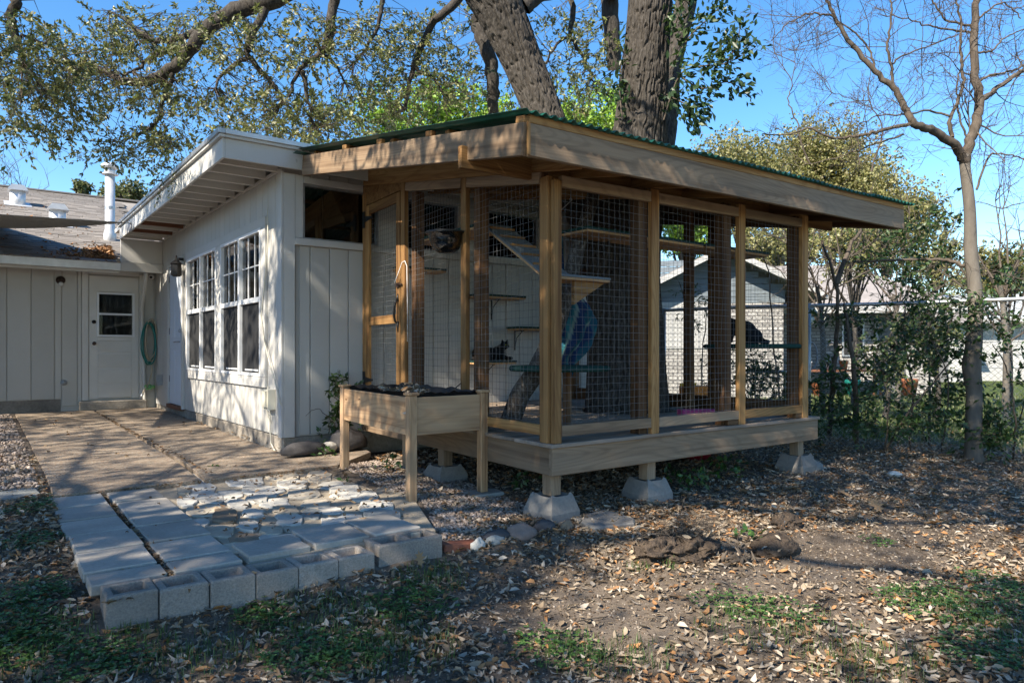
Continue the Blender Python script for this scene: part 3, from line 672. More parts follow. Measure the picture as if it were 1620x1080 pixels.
# meter box / cable box and cable on window wall
p = atX(424, 630, -.05); bx = thing('cable_box', (-.02, p[1], p[2]), 'cream utility box with a loose cable low on the window wall', 'utility box')
MB().box(-.075, -.001, p[1]-.075, p[1]+.075, p[2]-.11, p[2]+.09).build('case', 'cream_plastic', bx); MB().box(-.10, -.076, p[1]-.055, p[1]+.055, p[2]-.085, p[2]+.075).build('cover', 'cream_plastic', bx)
MB().tube([(-.02, p[1]+.02, p[2]-.11), (-.02, p[1]+.03, p[2]-.28), (-.015, p[1]+.02, p[2]-.45), (-.015, p[1]-.1, p[2]-.52), (-.02, p[1]-.22, p[2]-.53)], .006, 6).tube([(-.02, p[1]+.03, p[2]-.25), (-.02, p[1]+.16, p[2]-.1), (-.02, p[1]+.1, p[2]+.12)], .006, 6).build('cable', 'cream_plastic', bx, True)
cab = [(423, 330), (424, 380), (421, 420), (416, 470), (413, 500), (418, 540), (428, 580), (437, 610), (444, 640)]
MB().tube([tuple(atX(a, b_, -.036)) for a, b_ in cab], .006, 6).build('wall_cable', 'cream_plastic', None, True, label='thin cream cable running down beside the near window', cat='cable')
p = atX(250, 600, -.06); MB().box(-.075, -.001, p[1]-.07, p[1]+.07, p[2]-.09, p[2]+.07).box(-.085, -.075, p[1]-.05, p[1]+.05, p[2]-.06, p[2]+.05).build('outlet_box', 'grey_plastic', None, label='grey outlet box low on the wall beside the hose', cat='outlet')
# garden hose on wall at inner corner
hz = thing('garden_hose', (-.06, 6.08, .6), 'coiled green garden hose hung on a hook in the house corner', 'hose')
c_ = atY(235, 541, 6.08); pts = []; 
for k in range(5*22):
    t = 2*math.pi*k/22; ro = .115+.012*math.sin(k*.37); pts.append((c_[0]+ro*.85*math.cos(t)+.01*math.sin(k*.2), 6.06+.05*math.sin(k*.11), c_[2]-.02+.36*math.sin(t)*(1+.06*math.sin(k*.5))*.93+ .0))
MB().tube(pts[:66], .012, 6).build('coil', 'hose_green', hz, True); MB().tube([(q[0]+.03, q[1]+.02, q[2]+.06) for q in pts[70:]], .011, 6).build('coil', 'hose_tan', hz, True)
e0 = atY(240, 575, 6.03); e1 = atY(236, 603, 6.0); e2 = atY(226, 622, 5.95)
MB().tube([tuple(e0), tuple((e0+e1)/2+np.array((.02, 0, 0))), tuple(e1), tuple(e2)], .012, 6).build('hose_end', 'hose_tan', hz, True); MB().tube([tuple(e2), tuple(e2+np.array((-.03, -.02, -.06)))], .018, 8).build('nozzle', 'galvanized', hz, True)
MB().box(c_[0]-.02, c_[0]+.02, 6.05, 6.20, c_[2]+.28, c_[2]+.31).build('hook', 'black_iron', hz)
p = atY(237, 613, 6.0); fl = MB()
for k in range(7): fl.sphere((p[0]+random.uniform(-.07, .07), 6.0+random.uniform(-.04, .04), p[2]+random.uniform(-.02, .03)), random.uniform(.02, .035), 8, 6)
fl.build('hose_toy', 'leaf_green_toy', hz, True)
# far wing of the house across the patio (seen only in the window glass from here)
abox('wall', -8.0, -7.0, -1.5, 6.2, -.2, 2.26, 'cream_siding', house, bv=.001)
MB().add([(-6.5, -2.1, 2.15), (-6.5, 6.4, 2.15), (-10.5, 6.4, 3.55), (-10.5, -2.1, 3.55), (-14.5, -2.1, 2.15), (-14.5, 6.4, 2.15)], [(0, 1, 2, 3), (3, 2, 5, 4)]).build('wing_roof', 'shingle', house)
abox('gutter', -6.52, -6.44, -2.1, 6.2, 2.03, 2.14, 'vent_metal', house)
# shade sail
tip = atX(203, 352, EX-.04); c1 = atD(-260, 322, 6.6); c2 = atD(-210, 352, 13.5); Vv = []; Ff = []
for i in range(13):
    for j in range(9):
        u = i/12; v = j/8; sag = (1-.22*math.sin(math.pi*v)*u)
        q = tip+u*sag*((1-v)*(c1-tip)+v*(c2-tip)); Vv.append(q+np.array((0, 0, -.12*math.sin(math.pi*u)*math.sin(math.pi*v))))
Ff = [(i*9+j, i*9+j+1, (i+1)*9+j+1, (i+1)*9+j) for i in range(12) for j in range(8)]
sl_o = MB().add(Vv, Ff).build('shade_sail', 'sail_fabric', None, True, label='grey shade sail stretched from the eave over the patio', cat='shade sail')
sm = sl_o.modifiers.new('thick', 'SOLIDIFY'); sm.thickness = .004
MB().tube([tuple(tip+np.array((-.03, 0, 0))), (EX-.001, tip[1]+.02, tip[2])], .006, 6).sphere((EX-.01, tip[1]+.02, tip[2]), .02, 8, 6).build('sail_hook', 'galvanized', None, True, label='small steel hook tying the shade sail to the eave', cat='hook')
# leaf pile on roof valley + scattered leaves in gutter
def litter(name, P, Nrm, L0, L1, cols, w=None, mat='dead_leaf', tilt=.5, **kw):
    n = len(P); L = L0+(L1-L0)*rng.uniform(0, 1, n)**1.35; Wd = L*rng.uniform(.33, .52, n)
    th = rng.uniform(0, 2*math.pi, n); A = np.c_[np.cos(th), np.sin(th), rng.normal(0, tilt*.5, n)]; A /= np.linalg.norm(A, axis=1)[:, None]
    N = Nrm+rng.normal(0, tilt, (n, 3)); S = np.cross(A, N); S /= np.linalg.norm(S, axis=1)[:, None]+1e-9; N = np.cross(S, A); N *= np.sign(N[:, 2:]+1e-9)
    cu = rng.normal(.03, .22, n)*L; cr = rng.uniform(-.1, .5, n)*Wd
    def pt(t, s, lift): return P+A*(L*(t-.5))[:, None]+S*(Wd*s)[:, None]+N*(lift)[:, None]
    V = np.stack([pt(0, 0, cu), pt(.3, .38, cr), pt(.3, 0, cu*.1), pt(.3, -.38, cr), pt(.68, .44, cr), pt(.68, 0, cu*.15), pt(.68, -.44, cr), pt(1, 0, cu*1.1)], 1)
    T = np.array([(0, 2, 1), (0, 3, 2), (1, 2, 5), (1, 5, 4), (2, 3, 6), (2, 6, 5), (4, 5, 7), (5, 6, 7)])
    Fc = (np.arange(n)[:, None, None]*8+T[None]).reshape(-1, 3); C = palette(n, cols, w, .2)
    return mk(name, fastmesh(name, V.reshape(-1, 3), Fc, np.repeat(C, 8, 0)), mat, **kw)
LEAFC = [(.34, .27, .195), (.25, .19, .13), (.39, .33, .26), (.36, .19, .085), (.15, .108, .072), (.26, .145, .072), (.42, .365, .30)]
LEAFW = [.24, .18, .16, .14, .12, .08, .08]
P = []
for k in range(900):
    u = abs(random.gauss(0, .28)); x = -.66-u*1.1; y = 5.72+abs(random.gauss(0, .42))*(1-.5*min(1, u)); P.append((x, y, roof_z(y)+.02+max(0, .16-.4*math.hypot(u, y-6.05))*random.random()))
for k in range(120): P.append((random.uniform(-2.3, -.65), random.uniform(5.58, 5.68), 2.205+random.uniform(0, .02)))
for k in range(60): y = random.uniform(5.8, 10); P.append((random.uniform(-2.4, -.7), y, roof_z(y)+.03))
litter('roof_leaf_litter', np.array(P), np.array((0, -.3, 1.)), .05, .09, [(.30, .15, .07), (.40, .24, .13), (.20, .11, .06)], tilt=.7, kind='stuff', label='brown dead leaves piled in the roof corner by the flue', cat='leaves')

# ================================================================== CAT ENCLOSURE (screened porch on a deck)
DZ = .236
def LX(y): return .85+.0646*y
def zr(x, y): return 1.955+.166*(y+3.65)+.0145*(x-.1)
cat_h = thing('cat_enclosure', (2.2, -1.7, -.1), 'timber framed wire mesh cat enclosure with green corrugated roof on a raised deck', 'cat enclosure')
# deck
ny_ = 23
for k in range(ny_):
    y0 = -3.335+k*.1445; y1 = y0+.139
    x0 = LX((y0+y1)/2)-.035+random.uniform(-.006, .006); x1 = 3.88+random.uniform(-.004, .004)
    hole0, hole1 = 2.52, 3.42                     # gap cut round the oak trunk
    ym = (y0+y1)/2
    if -2.22 < ym < -1.28:
        half = math.sqrt(max(0, .47**2-(ym+1.75)**2))+.04
        abox('deck_board', x0, 2.97-half, y0, y1, DZ-.026, DZ, 'wood_deck', cat_h, 'x', .004); abox('deck_board', 2.97+half, x1, y0, y1, DZ-.026, DZ, 'wood_deck', cat_h, 'x', .004)
    else: abox('deck_board', x0, x1, y0, y1, DZ-.026, DZ, 'wood_deck', cat_h, 'x', .004)
abox('rim_joist', .625, 3.87, -3.315, -3.277, .025, DZ-.027, 'wood_grey', cat_h)
beam('rim_joist', (.648, -3.275, .118), (.825, -.08, .118), .038, .184, 'wood_grey', cat_h)
abox('rim_joist', 3.832, 3.87, -3.275, -.08, .025, DZ-.027, 'wood_grey', cat_h); abox('rim_joist', .85, 3.83, -.078, -.04, .025, DZ-.027, 'wood_post', cat_h)
for x in (1.15, 1.65, 2.15, 3.55): abox('joist', x, x+.038, -3.274, -.08, .027, DZ-.0275, 'wood_post', cat_h)
piers = [(.715, -3.20, 1), (1.66, -3.20, 1), (3.70, -3.20, 1), (.775, -1.75, 0), (1.9, -.35, 0), (3.7, -.4, 0), (3.7, -1.8, 0)]
for x, y, s in piers: abox('deck_post', x-.045, x+.045, y-.045, y+.045, -.12, .1 if s == 0 else .205, 'wood_grey', cat_h, 'z')
# left wall frame
def lw(name, y0, y1, z0, z1, t=.038, off=0, mat='wood_new', parent=None):   # vertical stud on left wall, y0<y1
    ym = (y0+y1)/2; x = LX(ym)+off
    d = Vector((.0646, 1, 0)).normalized()
    return beam(name, (x, ym, z0), (x, ym, z1), y1-y0, t, mat, parent or cat_h, up=(1, -.0646, 0))
lw('stud', -.115, -.03, DZ, zr(.85, -.1)-.075)
lw('stud', -1.07, -.975, DZ, zr(.85, -1.0)); lw('stud', -2.195, -2.11, DZ, zr(.7, -2.15)-.002); lw('stud', -3.275, -3.185, DZ, zr(.64, -3.2)-.04)
for y in (-1.135, -2.265): lw('post', y-.045, y+.045, DZ, zr(.75, y)-.08, .089, .085, 'wood_post')
lw('post', -3.18, -3.10, DZ, zr(.65, -3.1)-.04, .06, .07, 'wood_post')
def lplate(y0, y1, dz, h, mat='wood_grey', t=.038, off=0):
    beam('top_plate', (LX(y0)+off, y0, zr(LX(y0), y0)+dz), (LX(y1)+off, y1, zr(LX(y1), y1)+dz), t, h, mat, cat_h)
lplate(-2.107, -1.073, -.0395, .075); lplate(-3.182, -2.198, -.0395, .075)
beam('rafter', (LX(-3.6)-.0, -3.6, zr(.6, -3.6)+.094), (LX(-.06), -.06, zr(.85, -.06)+.094), .038, .184, 'wood_new', cat_h)
# panel over the door
y0, y1 = -.972, -.03
MB().add([(LX(y)+dx, y, z) for dx in (-.012, .012) for y, z in ((y0, 2.345), (y1, 2.345), (y1, zr(.85, y1)-.002), (y0, zr(.8, y0)-.002))], [(3, 2, 1, 0), (4, 5, 6, 7), (0, 1, 5, 4), (1, 2, 6, 5), (2, 3, 7, 6), (3, 0, 4, 7)]).build('header_panel', 'wood_new', cat_h)
for y0, y1 in ((-2.107, -1.073), (-3.182, -2.198)):
    beam('bottom_plate', (LX(y0), y0, .318), (LX(y1), y1, .318), .038, .07, 'wood_new', cat_h)
# front wall frame
FYo = -3.3
fr_st = [(.638, .703, 2.0), (1.578, 1.661, 2.068), (2.645, 2.735, 2.09), (3.60, 3.70, 2.11)]
for x0, x1, zt in fr_st: abox('stud', x0, x1, FYo-.019, FYo+.019, DZ, zt-.03, 'wood_new', cat_h, 'z')
for x0, x1 in ((1.49, 1.58), (2.50, 2.60), (3.56, 3.65)): abox('post', x0, x1, FYo+.025, FYo+.114, DZ, zr(x0, FYo)+.01, 'wood_post', cat_h, 'z')
for (a, b_) in zip(fr_st[:-1], fr_st[1:]):
    xa, xb = a[1]+.002, b_[0]-.002
    beam('top_plate', (xa, FYo, zr(xa, FYo)-.058), (xb, FYo, zr(xb, FYo)-.058), .038, .075, 'wood_grey', cat_h)
    beam('bottom_plate', (xa, FYo, .318), (xb, FYo, .318), .038, .072, 'wood_new' if xa > 2.7 else 'wood_grey', cat_h)
abox('floor_cleat', 2.50, 2.64, FYo-.015, FYo+.02, DZ, .281, 'wood_post', cat_h); abox('floor_cleat', 3.5, 3.598, FYo-.015, FYo+.02, DZ, .281, 'wood_post', cat_h)
# header beam over the front, sticking out on the left
beam('header_beam', (.065, -3.07, 2.07), (4.55, -3.07, 2.135), .04, .14, 'wood_new', cat_h)
beam('header_block', (.665, -3.2, 2.03), (.665, -3.1, 2.03), .05, .06, 'wood_post', cat_h)
# right wall
RXw = 3.74
for y in (-2.25, -1.15, -.1): abox('post', RXw-.045, RXw+.045, y-.045, y+.045, DZ, zr(RXw, y)-.01, 'wood_post', cat_h, 'z')
abox('post', 3.42, 3.5, -2.19, -2.11, DZ, zr(3.5, -2.1), 'wood_post', cat_h, 'z')
for y0, y1 in ((-3.18, -2.30), (-2.2, -1.2), (-1.1, -.15)):
    abox('bottom_plate', RXw-.019, RXw+.019, y0, y1, DZ, DZ+.14, 'wood_post', cat_h)
    beam('top_plate', (RXw, y0, zr(RXw, y0)-.05), (RXw, y1, zr(RXw, y1)-.05), .038, .09, 'wood_post', cat_h)
# rafters and roof
for x in (.40, 1.0, 1.62, 2.22, 3.45, 4.1, 4.7):
    if x == .40: continue
    beam('rafter', (x, -3.60, zr(x, -3.60)+.08), (x, -.06, zr(x, -.06)+.08), .038, .14, 'wood_post' if x > 3 else 'wood_new', cat_h)
XL, XR, YF = .11, 4.80, -3.655
beam('fascia_board', (XL+.039, YF, zr(XL, YF)+.098), (XR, YF, zr(XR, YF)+.098), .038, .186, 'wood_grey', cat_h)
beam('fascia_board', (XL+.019, YF+.0, zr(XL, YF)+.098), (XL+.019, -.235, zr(XL, -.235)+.098), .038, .186, 'wood_grey', cat_h)
beam('fascia_board', (XR-.02, YF+.02, zr(XR, YF)+.098), (XR-.02, -.1, zr(XR, -.1)+.098), .038, .184, 'wood_grey', cat_h)
beam('corner_trim', (XL+.028, YF-.022, zr(XL, YF)+.005), (XL+.028, YF-.022, zr(XL, YF)+.195), .02, .016, 'wood_new', cat_h)
beam('trim_strip', (XL+.039, YF+.004, zr(XL, YF)+.218), (XR, YF+.004, zr(XR, YF)+.218), .038, .048, 'wood_new', cat_h)
for y in (-3.56, -2.75, -1.95, -1.15, -.4): beam('purlin', (XL+.06, y, zr(XL, y)+.215), (XR-.1, y, zr(XR, y)+.215), .05, .04, 'wood_new', cat_h)
for y in (-3.63, -2.6, -1.85, -1.2): beam('spacer', (XL+.019, y-.04, zr(XL, y-.04)+.212), (XL+.019, y+.04, zr(XL, y+.04)+.212), .036, .040, 'wood_new', cat_h)
# corrugated sheets
npan = 6; xa, xb = XL-.03, XR+.13; pw = (xb-xa)/npan
for k in range(npan):
    x0 = xa+k*pw-(.03 if k else 0); x1 = xa+(k+1)*pw; nx_ = int((x1-x0)/.0085); V = []; 
    ysr = [YF-.062, -1.9, -.2]
    for j, y in enumerate(ysr):
        for i in range(nx_+1):
            x = x0+(x1-x0)*i/nx_; V.append((x, y+.012*math.sin(k*2.1), zr(x, y)+.252+.011*math.sin(2*math.pi*x/.072)+(.004 if k % 2 else 0)))
    n1 = nx_+1; o = MB().add(V, [(j*n1+i, j*n1+i+1, (j+1)*n1+i+1, (j+1)*n1+i) for j in range(2) for i in range(nx_)]).build('corrugated_sheet', 'green_roof', cat_h, True)
    sm = o.modifiers.new('thick', 'SOLIDIFY'); sm.thickness = .003
# flashing tongue where the roof meets the house
MB().box(.02, .16, -.33, -.235, zr(.1, -.25)+.20, zr(.1, -.25)+.205).build('flashing', 'green_roof', cat_h)
# wire mesh
def wires(quads, sp=.051, r=.0012, wob=.004):
    s = MB()
    def wire(a, b_, seed):
        a = np.array(a, float); b_ = np.array(b_, float); n_ = 6; t = np.linspace(0, 1, n_)[:, None]
        P = a+(b_-a)*t; P[1:-1] += rng.normal(0, wob, (n_-2, 3))*np.array((1, 1, .6)); s.tube(P, r, 4, False)
    for (p0, p1, z0, z1) in quads:      # p0,p1 ground ends, z0 bottom, z1=(top at p0, top at p1)
        p0 = np.array(p0); p1 = np.array(p1); L = np.linalg.norm(p1-p0); n_ = int(L/sp)
        for k in range(1, n_+1):
            t = k*sp/L
            if t > .99: break
            q = p0+(p1-p0)*t; wire((*q, z0), (*q, z1[0]+(z1[1]-z1[0])*t), k)
        z = z0+sp*.6
        while z < max(z1)-.01:
            ta, tb = 0, 1
            if z1[1] < z1[0] and z > z1[1]: tb = (z1[0]-z)/(z1[0]-z1[1])
            if z1[0] < z1[1] and z > z1[0]: ta = (z-z1[0])/(z1[1]-z1[0])
            a, b_ = p0+(p1-p0)*ta, p0+(p1-p0)*tb; wire((*a, z), (*b_, z), 0); z += sp
    return s
def lq(y0, y1, z0, off=.024):
    return ((LX(y0)+off, y0), (LX(y1)+off, y1), z0, (zr(LX(y0), y0)-.04, zr(LX(y1), y1)-.04))
for y0, y1 in ((-3.19, -2.15), (-2.15, -1.03)): wires([lq(y0, y1, .28)]).build('wire_mesh', 'wire_galv', cat_h, True, kind='stuff')
for (a, b_) in zip(fr_st[:-1], fr_st[1:]):
    wires([((a[0]+.03, FYo+.022), (b_[0]+.03, FYo+.022), .28, (zr(a[0], FYo)-.03, zr(b_[0], FYo)-.03))]).build('wire_mesh', 'wire_galv', cat_h, True, kind='stuff')
wires([((RXw, -3.2), (RXw, -.1), .3, (zr(RXw, -3.2)-.05, zr(RXw, -.1)-.05))], r=.001).build('wire_mesh', 'wire_galv', cat_h, True, kind='stuff')
# door
dY0, dY1, dz0, dz1 = -.962, -.12, DZ+.012, 2.335
door = lw('door', dY0+.0, dY0+.085, dz0, dz1, .032, -.004, 'wood_new'); door['label'] = 'wood framed mesh door with black hinges and pull'
lw('stile', dY1-.08, dY1, dz0, dz1, .032, -.004, 'wood_new', door)
for z0, z1 in ((dz0, dz0+.10), (1.105, 1.19), (2.245, 2.335)):
    ya, yb = dY0+.087, dY1-.082; beam('rail', (LX(ya)-.004, ya, (z0+z1)/2), (LX(yb)-.004, yb, (z0+z1)/2), .030, z1-z0, 'wood_new', door)
wires([((LX(dY0+.04)+.018, dY0+.04), (LX(dY1-.04)+.018, dY1-.04), dz0+.03, (2.30, 2.30))]).build('wire_mesh', 'wire_galv', door, True, kind='stuff')
for z in (2.20, .55):
    x = LX(-.12)-.026
    h = MB().box(x-.004, x, -.115, -.065, z-.085, z+.085); h.add([(x-.004, -.12, z-.03), (x-.004, -.12, z+.03), (x-.004, -.30, z+.008), (x-.004, -.30, z-.008), (x, -.12, z-.03), (x, -.12, z+.03), (x, -.30, z+.008), (x, -.30, z-.008)], [(0, 1, 2, 3), (7, 6, 5, 4), (0, 4, 5, 1), (2, 6, 7, 3), (1, 5, 6, 2), (0, 3, 7, 4)])
    h.build('hinge', 'black_iron', door)
x = LX(-.92)-.022; ph_ = [(x, -.925, 1.10), (x-.03, -.925, 1.12), (x-.045, -.925, 1.19), (x-.04, -.925, 1.26), (x-.02, -.925, 1.31), (x, -.925, 1.325)]
MB().tube(ph_, [.012, .010, .011, .010, .010, .012], 8).tube([(x-.001, -.925, 1.02), (x-.002, -.925, 1.12)], [.006, .02], 8).tube([(x-.002, -.925, 1.31), (x-.001, -.925, 1.38)], [.02, .006], 8).build('pull_handle', 'black_iron', door, True)
MB().box(x-.015, x, -.96, -.90, 1.44, 1.48).tube([(x-.01, -.905, 1.46), (x-.02, -.97, 1.465), (x-.018, -1.03, 1.46)], .008, 6).build('latch', 'brown_metal', door)
cd = [(LX(-.90)-.05, -.90, 1.47), (LX(-.95)-.06, -.95, 1.50), (LX(-1.0)-.04, -1.0, 1.60), (LX(-1.03)-.03, -1.03, 1.66), (LX(-1.08)-.025, -1.08, 1.67), (LX(-1.12)-.02, -1.115, 1.62), (LX(-1.12)-.02, -1.125, 1.3), (LX(-1.12)-.02, -1.125, .93)]
MB().tube(cd, .0035, 6).build('latch_cord', 'white_plastic', None, True, label='white pull cord looped over the enclosure door latch', cat='cord')

# concrete pier blocks
names = ['under the near corner post of the deck', 'under the second deck post along the front', 'half buried under the far front deck corner', 'under the deck behind the planter', 'under the deck beside the house', 'under the back corner of the deck', 'under the far side of the deck']
for (x, y, s), nm in zip(piers, names):
    zb_ = float(ground_z(x, y)); zt = -.10; b0, b1 = (.135, .088)
    pb = MB(); rot = random.uniform(-.06, .12); V = []
    prof = [(b0, zb_-.06), (b0, zb_+.05), (b1+.012, zt-.015), (b1, zt)]
    ca, sa = math.cos(rot), math.sin(rot)
    for r_, z in prof:
        for sx, sy in ((-1, -1), (-.55, -1.0), (.55, -1.0), (1, -1), (1, -.55), (1, .55), (1, 1), (.55, 1), (-.55, 1), (-1, 1), (-1, .55), (-1, -.55)):
            dz = -.03 if (r_ < b0 and abs(sx) != abs(sy)) and z == zt else 0
            V.append((x+r_*(sx*ca-sy*sa), y+r_*(sx*sa+sy*ca), z+dz))
    n_ = 12; pb.add(V, [(q*n_+i, q*n_+(i+1) % n_, (q+1)*n_+(i+1) % n_, (q+1)*n_+i) for q in range(3) for i in range(n_)]+[tuple(range(3*n_, 4*n_)), tuple(range(n_-1, -1, -1))])
    pb.build('pier_block', 'pier_concrete', label='grey concrete pier block '+nm, cat='pier block', group='pier blocks under the deck')
MB().lathe([(.18, -.26), (.21, -.06), (.222, -.05), (.22, -.04), (.20, -.04), (.17, -.2)], 18, (3.45, -2.2, 0)).build('plastic_tub', 'red_plastic', None, True, label='dark red plastic tub stored under the deck', cat='tub')

# ------------------------------------------------------------------ inside the enclosure
def carpet_shelf(x0, x1, y0, y1, z, label, bracket=()):
    t = thing('cat_shelf', ((x0+x1)/2, (y0+y1)/2, z), label, 'cat shelf', 'cat shelves in the enclosure')
    abox('board', x0, x1, y0, y1, z, z+.019, 'wood_shelf', t); abox('carpet', x0-.004, x1+.004, y0-.004, y1+.004, z+.0195, z+.042, 'green_carpet', t)
    for bx_ in bracket:
        MB().tube([(bx_, -.012, z-.24), (bx_, -.012, z-.004), (bx_, -.19, z-.006)], .008, 6).tube([(bx_, -.015, z-.2), (bx_, -.05, z-.09), (bx_, -.16, z-.012)], .005, 6).build('bracket', 'black_iron', t)
    return t
def cross(x0, x1, y, z, label): return carpet_shelf(x0, x1, y-.28, y, z, label)
carpet_shelf(.90, 1.22, -2.10, -.98, 1.85, 'long carpeted shelf above the clear bowl inside the mesh', ())
q = atY(712, 400, -.25); carpet_shelf(1.18, 1.72, -.25, -.004, 1.70, 'green carpeted wall shelf high on the white wall beside the door', (1.5,))
p = atY(757, 467, -.24); p1 = atY(832, 467, -.24); carpet_shelf(p[0], p1[0], -.24, -.004, p[2]-.02, 'middle wall shelf on a black bracket', ((p[0]+p1[0])/2,))
p = atY(822, 519, -.26); carpet_shelf(p[0], p[0]+.55, -.26, -.004, p[2]-.02, 'wall shelf right above the lying black cat', (p[0]+.12,))
p = atY(752, 575, -.35); p1 = atY(812, 577, -.35); cs = carpet_shelf(p[0]+.05, p1[0]+.05, -.35, -.004, p[2]-.01, 'low wall shelf carrying the lying black cat', (p1[0]-.15,)); CATP = (p[0], p1[0], p[2]+.035)
for x0, x1, nm in ((1.25, 1.72, 'first walkway shelf by the front mesh, beside the trunk'), (1.78, 2.62, 'middle walkway shelf under the front roof edge'), (2.66, 3.60, 'last walkway shelf at the far mesh corner')):
    carpet_shelf(x0, x1, -2.98, -2.68, 1.735, nm)
abox('walkway_plank', 2.55, 3.5, -1.5, -1.22, 1.66, 1.69, 'wood_post', None, label='bare brown plank walkway behind the oak trunk', cat='plank')
# ramp with cleats
rp = thing('cat_ramp', (1.7, -1.6, 1.5), 'grey carpeted cat ramp with wooden cleats sloping under the roof', 'ramp')
a = atY(742, 372, -.95); a = np.array((1.03, -2.12, 1.86)); e = np.array((1.0, -2.93, 1.375))
beam('board', tuple(a), tuple(e), .26, .018, 'wood_shelf', rp, up=(0, 0, 1)); n_ = Vector((0, 0, 1))
beam('carpet', tuple(a+np.array((0, 0, .018))), tuple(e+np.array((0, 0, .018))), .262, .014, 'grey_carpet', rp)
dv = (e-a)/np.linalg.norm(e-a); sdv = np.cross(dv, (0, 0, 1)); sdv /= np.linalg.norm(sdv)
for t in (.12, .3, .48, .66, .84):
    c = a+(e-a)*t+np.array((0, 0, .034)); beam('cleat', tuple(c-sdv*.12), tuple(c+sdv*.12), .022, .018, 'wood_new', rp)
pl = thing('cat_platform', (e[0]+.1, e[1], e[2]), 'small carpeted landing platform at the foot of the ramp', 'platform')
abox('board', e[0]-.14, e[0]+.34, e[1]-.20, e[1]+.04, e[2]-.03, e[2]-.012, 'wood_shelf', pl); abox('carpet', e[0]-.144, e[0]+.344, e[1]-.204, e[1]+.044, e[2]-.0115, e[2]+.006, 'grey_carpet', pl)
MB().prism(np.array([(0, 0), (.28, 0), (0, -.17)]), 0, .03).v
tri = [(e[0]+.02, e[1]-.16, e[2]-.032), (e[0]+.32, e[1]-.16, e[2]-.032), (e[0]+.02, e[1]-.16, e[2]-.2)]
MB().add([*tri, *[(x_, y_+.03, z_) for x_, y_, z_ in tri]], [(0, 2, 1), (3, 4, 5), (0, 1, 4, 3), (1, 2, 5, 4), (2, 0, 3, 5)]).build('brace', 'wood_new', pl)
# clear bowl
c = atD(706, 371, 5.6); bw_ = MB(); prof = [(.012, -.155), (.06, -.148), (.105, -.115), (.132, -.065), (.145, 0), (.165, .002), (.165, .006), (.141, .005), (.128, -.062), (.10, -.11), (.055, -.143), (.012, -.150)]
bwt = thing('bowl_seat', tuple(c), 'clear acrylic half-dome bowl seat hanging below the shelf', 'bowl seat')
bw_.lathe(prof, 28, tuple(c)).build('bowl', 'clear_acrylic', bwt, True); MB().tube([(c[0]+.16*math.cos(t), c[1]+.16*math.sin(t), c[2]+.012) for t in np.linspace(0, 2*math.pi, 30)], .007, 6).build('rim', 'black_plastic', bwt, True)
# round perches
def perch(c, r, label, post=None):
    t = thing('perch', tuple(c), label, 'perch', 'round green perches')
    MB().lathe([(r-.01, -.012), (r, 0), (r, .018), (r-.012, .028)], 32, tuple(c)).build('carpet_disc', 'green_carpet', t, True)
    if post: abox('post', post[0]-.025, post[0]+.025, post[1]-.025, post[1]+.025, DZ, c[2]-.013, post[2], t, 'z')
    return t
c = atD(885, 584, 5.35); perch(c, .385, 'round dark green carpeted perch beside the blue cloth', (c[0]+.08, c[1], 'wood_post'))
c2 = atD(1189, 549, 6.6); perch(c2, .44, 'large round green perch under the sitting cat', (c2[0]-.2, c2[1]-.02, 'wood_new'))
# climbing log
lg = [(805, 668, 5.75), (822, 625, 5.7), (850, 585, 5.6), (868, 545, 5.5), (885, 500, 5.45), (900, 455, 5.5), (908, 415, 5.5), (922, 365, 5.6), (936, 320, 5.7), (945, 280, 5.8)]
pts = [atD(*q) for q in lg]; pts[0][2] = DZ-.0; rr = np.interp(np.arange(10), [0, 2, 5, 9], [.085, .078, .062, .05])
t_ = np.linspace(0, 9, 60); P = np.stack([np.interp(t_, range(10), [q[k] for q in pts]) for k in range(3)], 1); P[1:-1] = (P[:-2]+P[1:-1]*2+P[2:])/4
sb = MB().tube(P, np.interp(t_, range(10), rr), 18); Vx = sb.v[0]; Vx += .012*fbm(Vx[:, 0]*14, Vx[:, 1]*14, Vx[:, 2]*9)[:, None]*rdir(len(Vx))*.4
sb.build('climbing_log', 'log_bark', None, True, label='lichen speckled bark log leaning up through the enclosure', cat='log')
# blue striped hammock cloth hanging
hk = thing('hammock', tuple(atD(905, 540, 5.9)), 'crumpled blue and green striped hammock cloth hanging by the trunk', 'hammock')
rows = [(882, 335, 2, 2), (883, 400, 5, 4), (886, 440, 8, 6), (894, 465, 15, 8), (908, 488, 25, 10), (914, 508, 28, 11), (909, 530, 24, 11), (902, 552, 18, 10), (898, 572, 12, 8), (896, 592, 5, 4)]
V = []; C = []; nu = 72; k = len(rows)*7
for j in range(k):
    t = j/(k-1)*(len(rows)-1); xx, yy, ww, dd = (np.interp(t, range(len(rows)), [r_[q] for r_ in rows]) for q in range(4))
    for i in range(nu):
        s = i/nu*2*math.pi; fold = 1+.30*math.sin(3*s+t*1.1)+.22*math.sin(7*s-t*1.6)
        d = 5.95+dd/100*math.sin(s)*fold; V.append(atD(xx+ww*math.cos(s)*fold+3*math.sin(t*2.2), yy+5*math.sin(3*s+t), d))
        u = (i/nu*15+t*.55) % 3
        C.append((.018, .085, .13) if u < 1 else (.03, .15, .17) if u < 1.6 else (.17, .25, .22) if u < 2.0 else (.018, .04, .11))
Fc = [(j*nu+i, j*nu+(i+1) % nu, (j+1)*nu+(i+1) % nu, (j+1)*nu+i) for j in range(k-1) for i in range(nu)]
o = mk('cloth', fastmesh('cloth', np.array(V)-np.array(WM[hk.name].translation), Fc, np.array(C), True), 'cloth', hk, WM[hk.name])
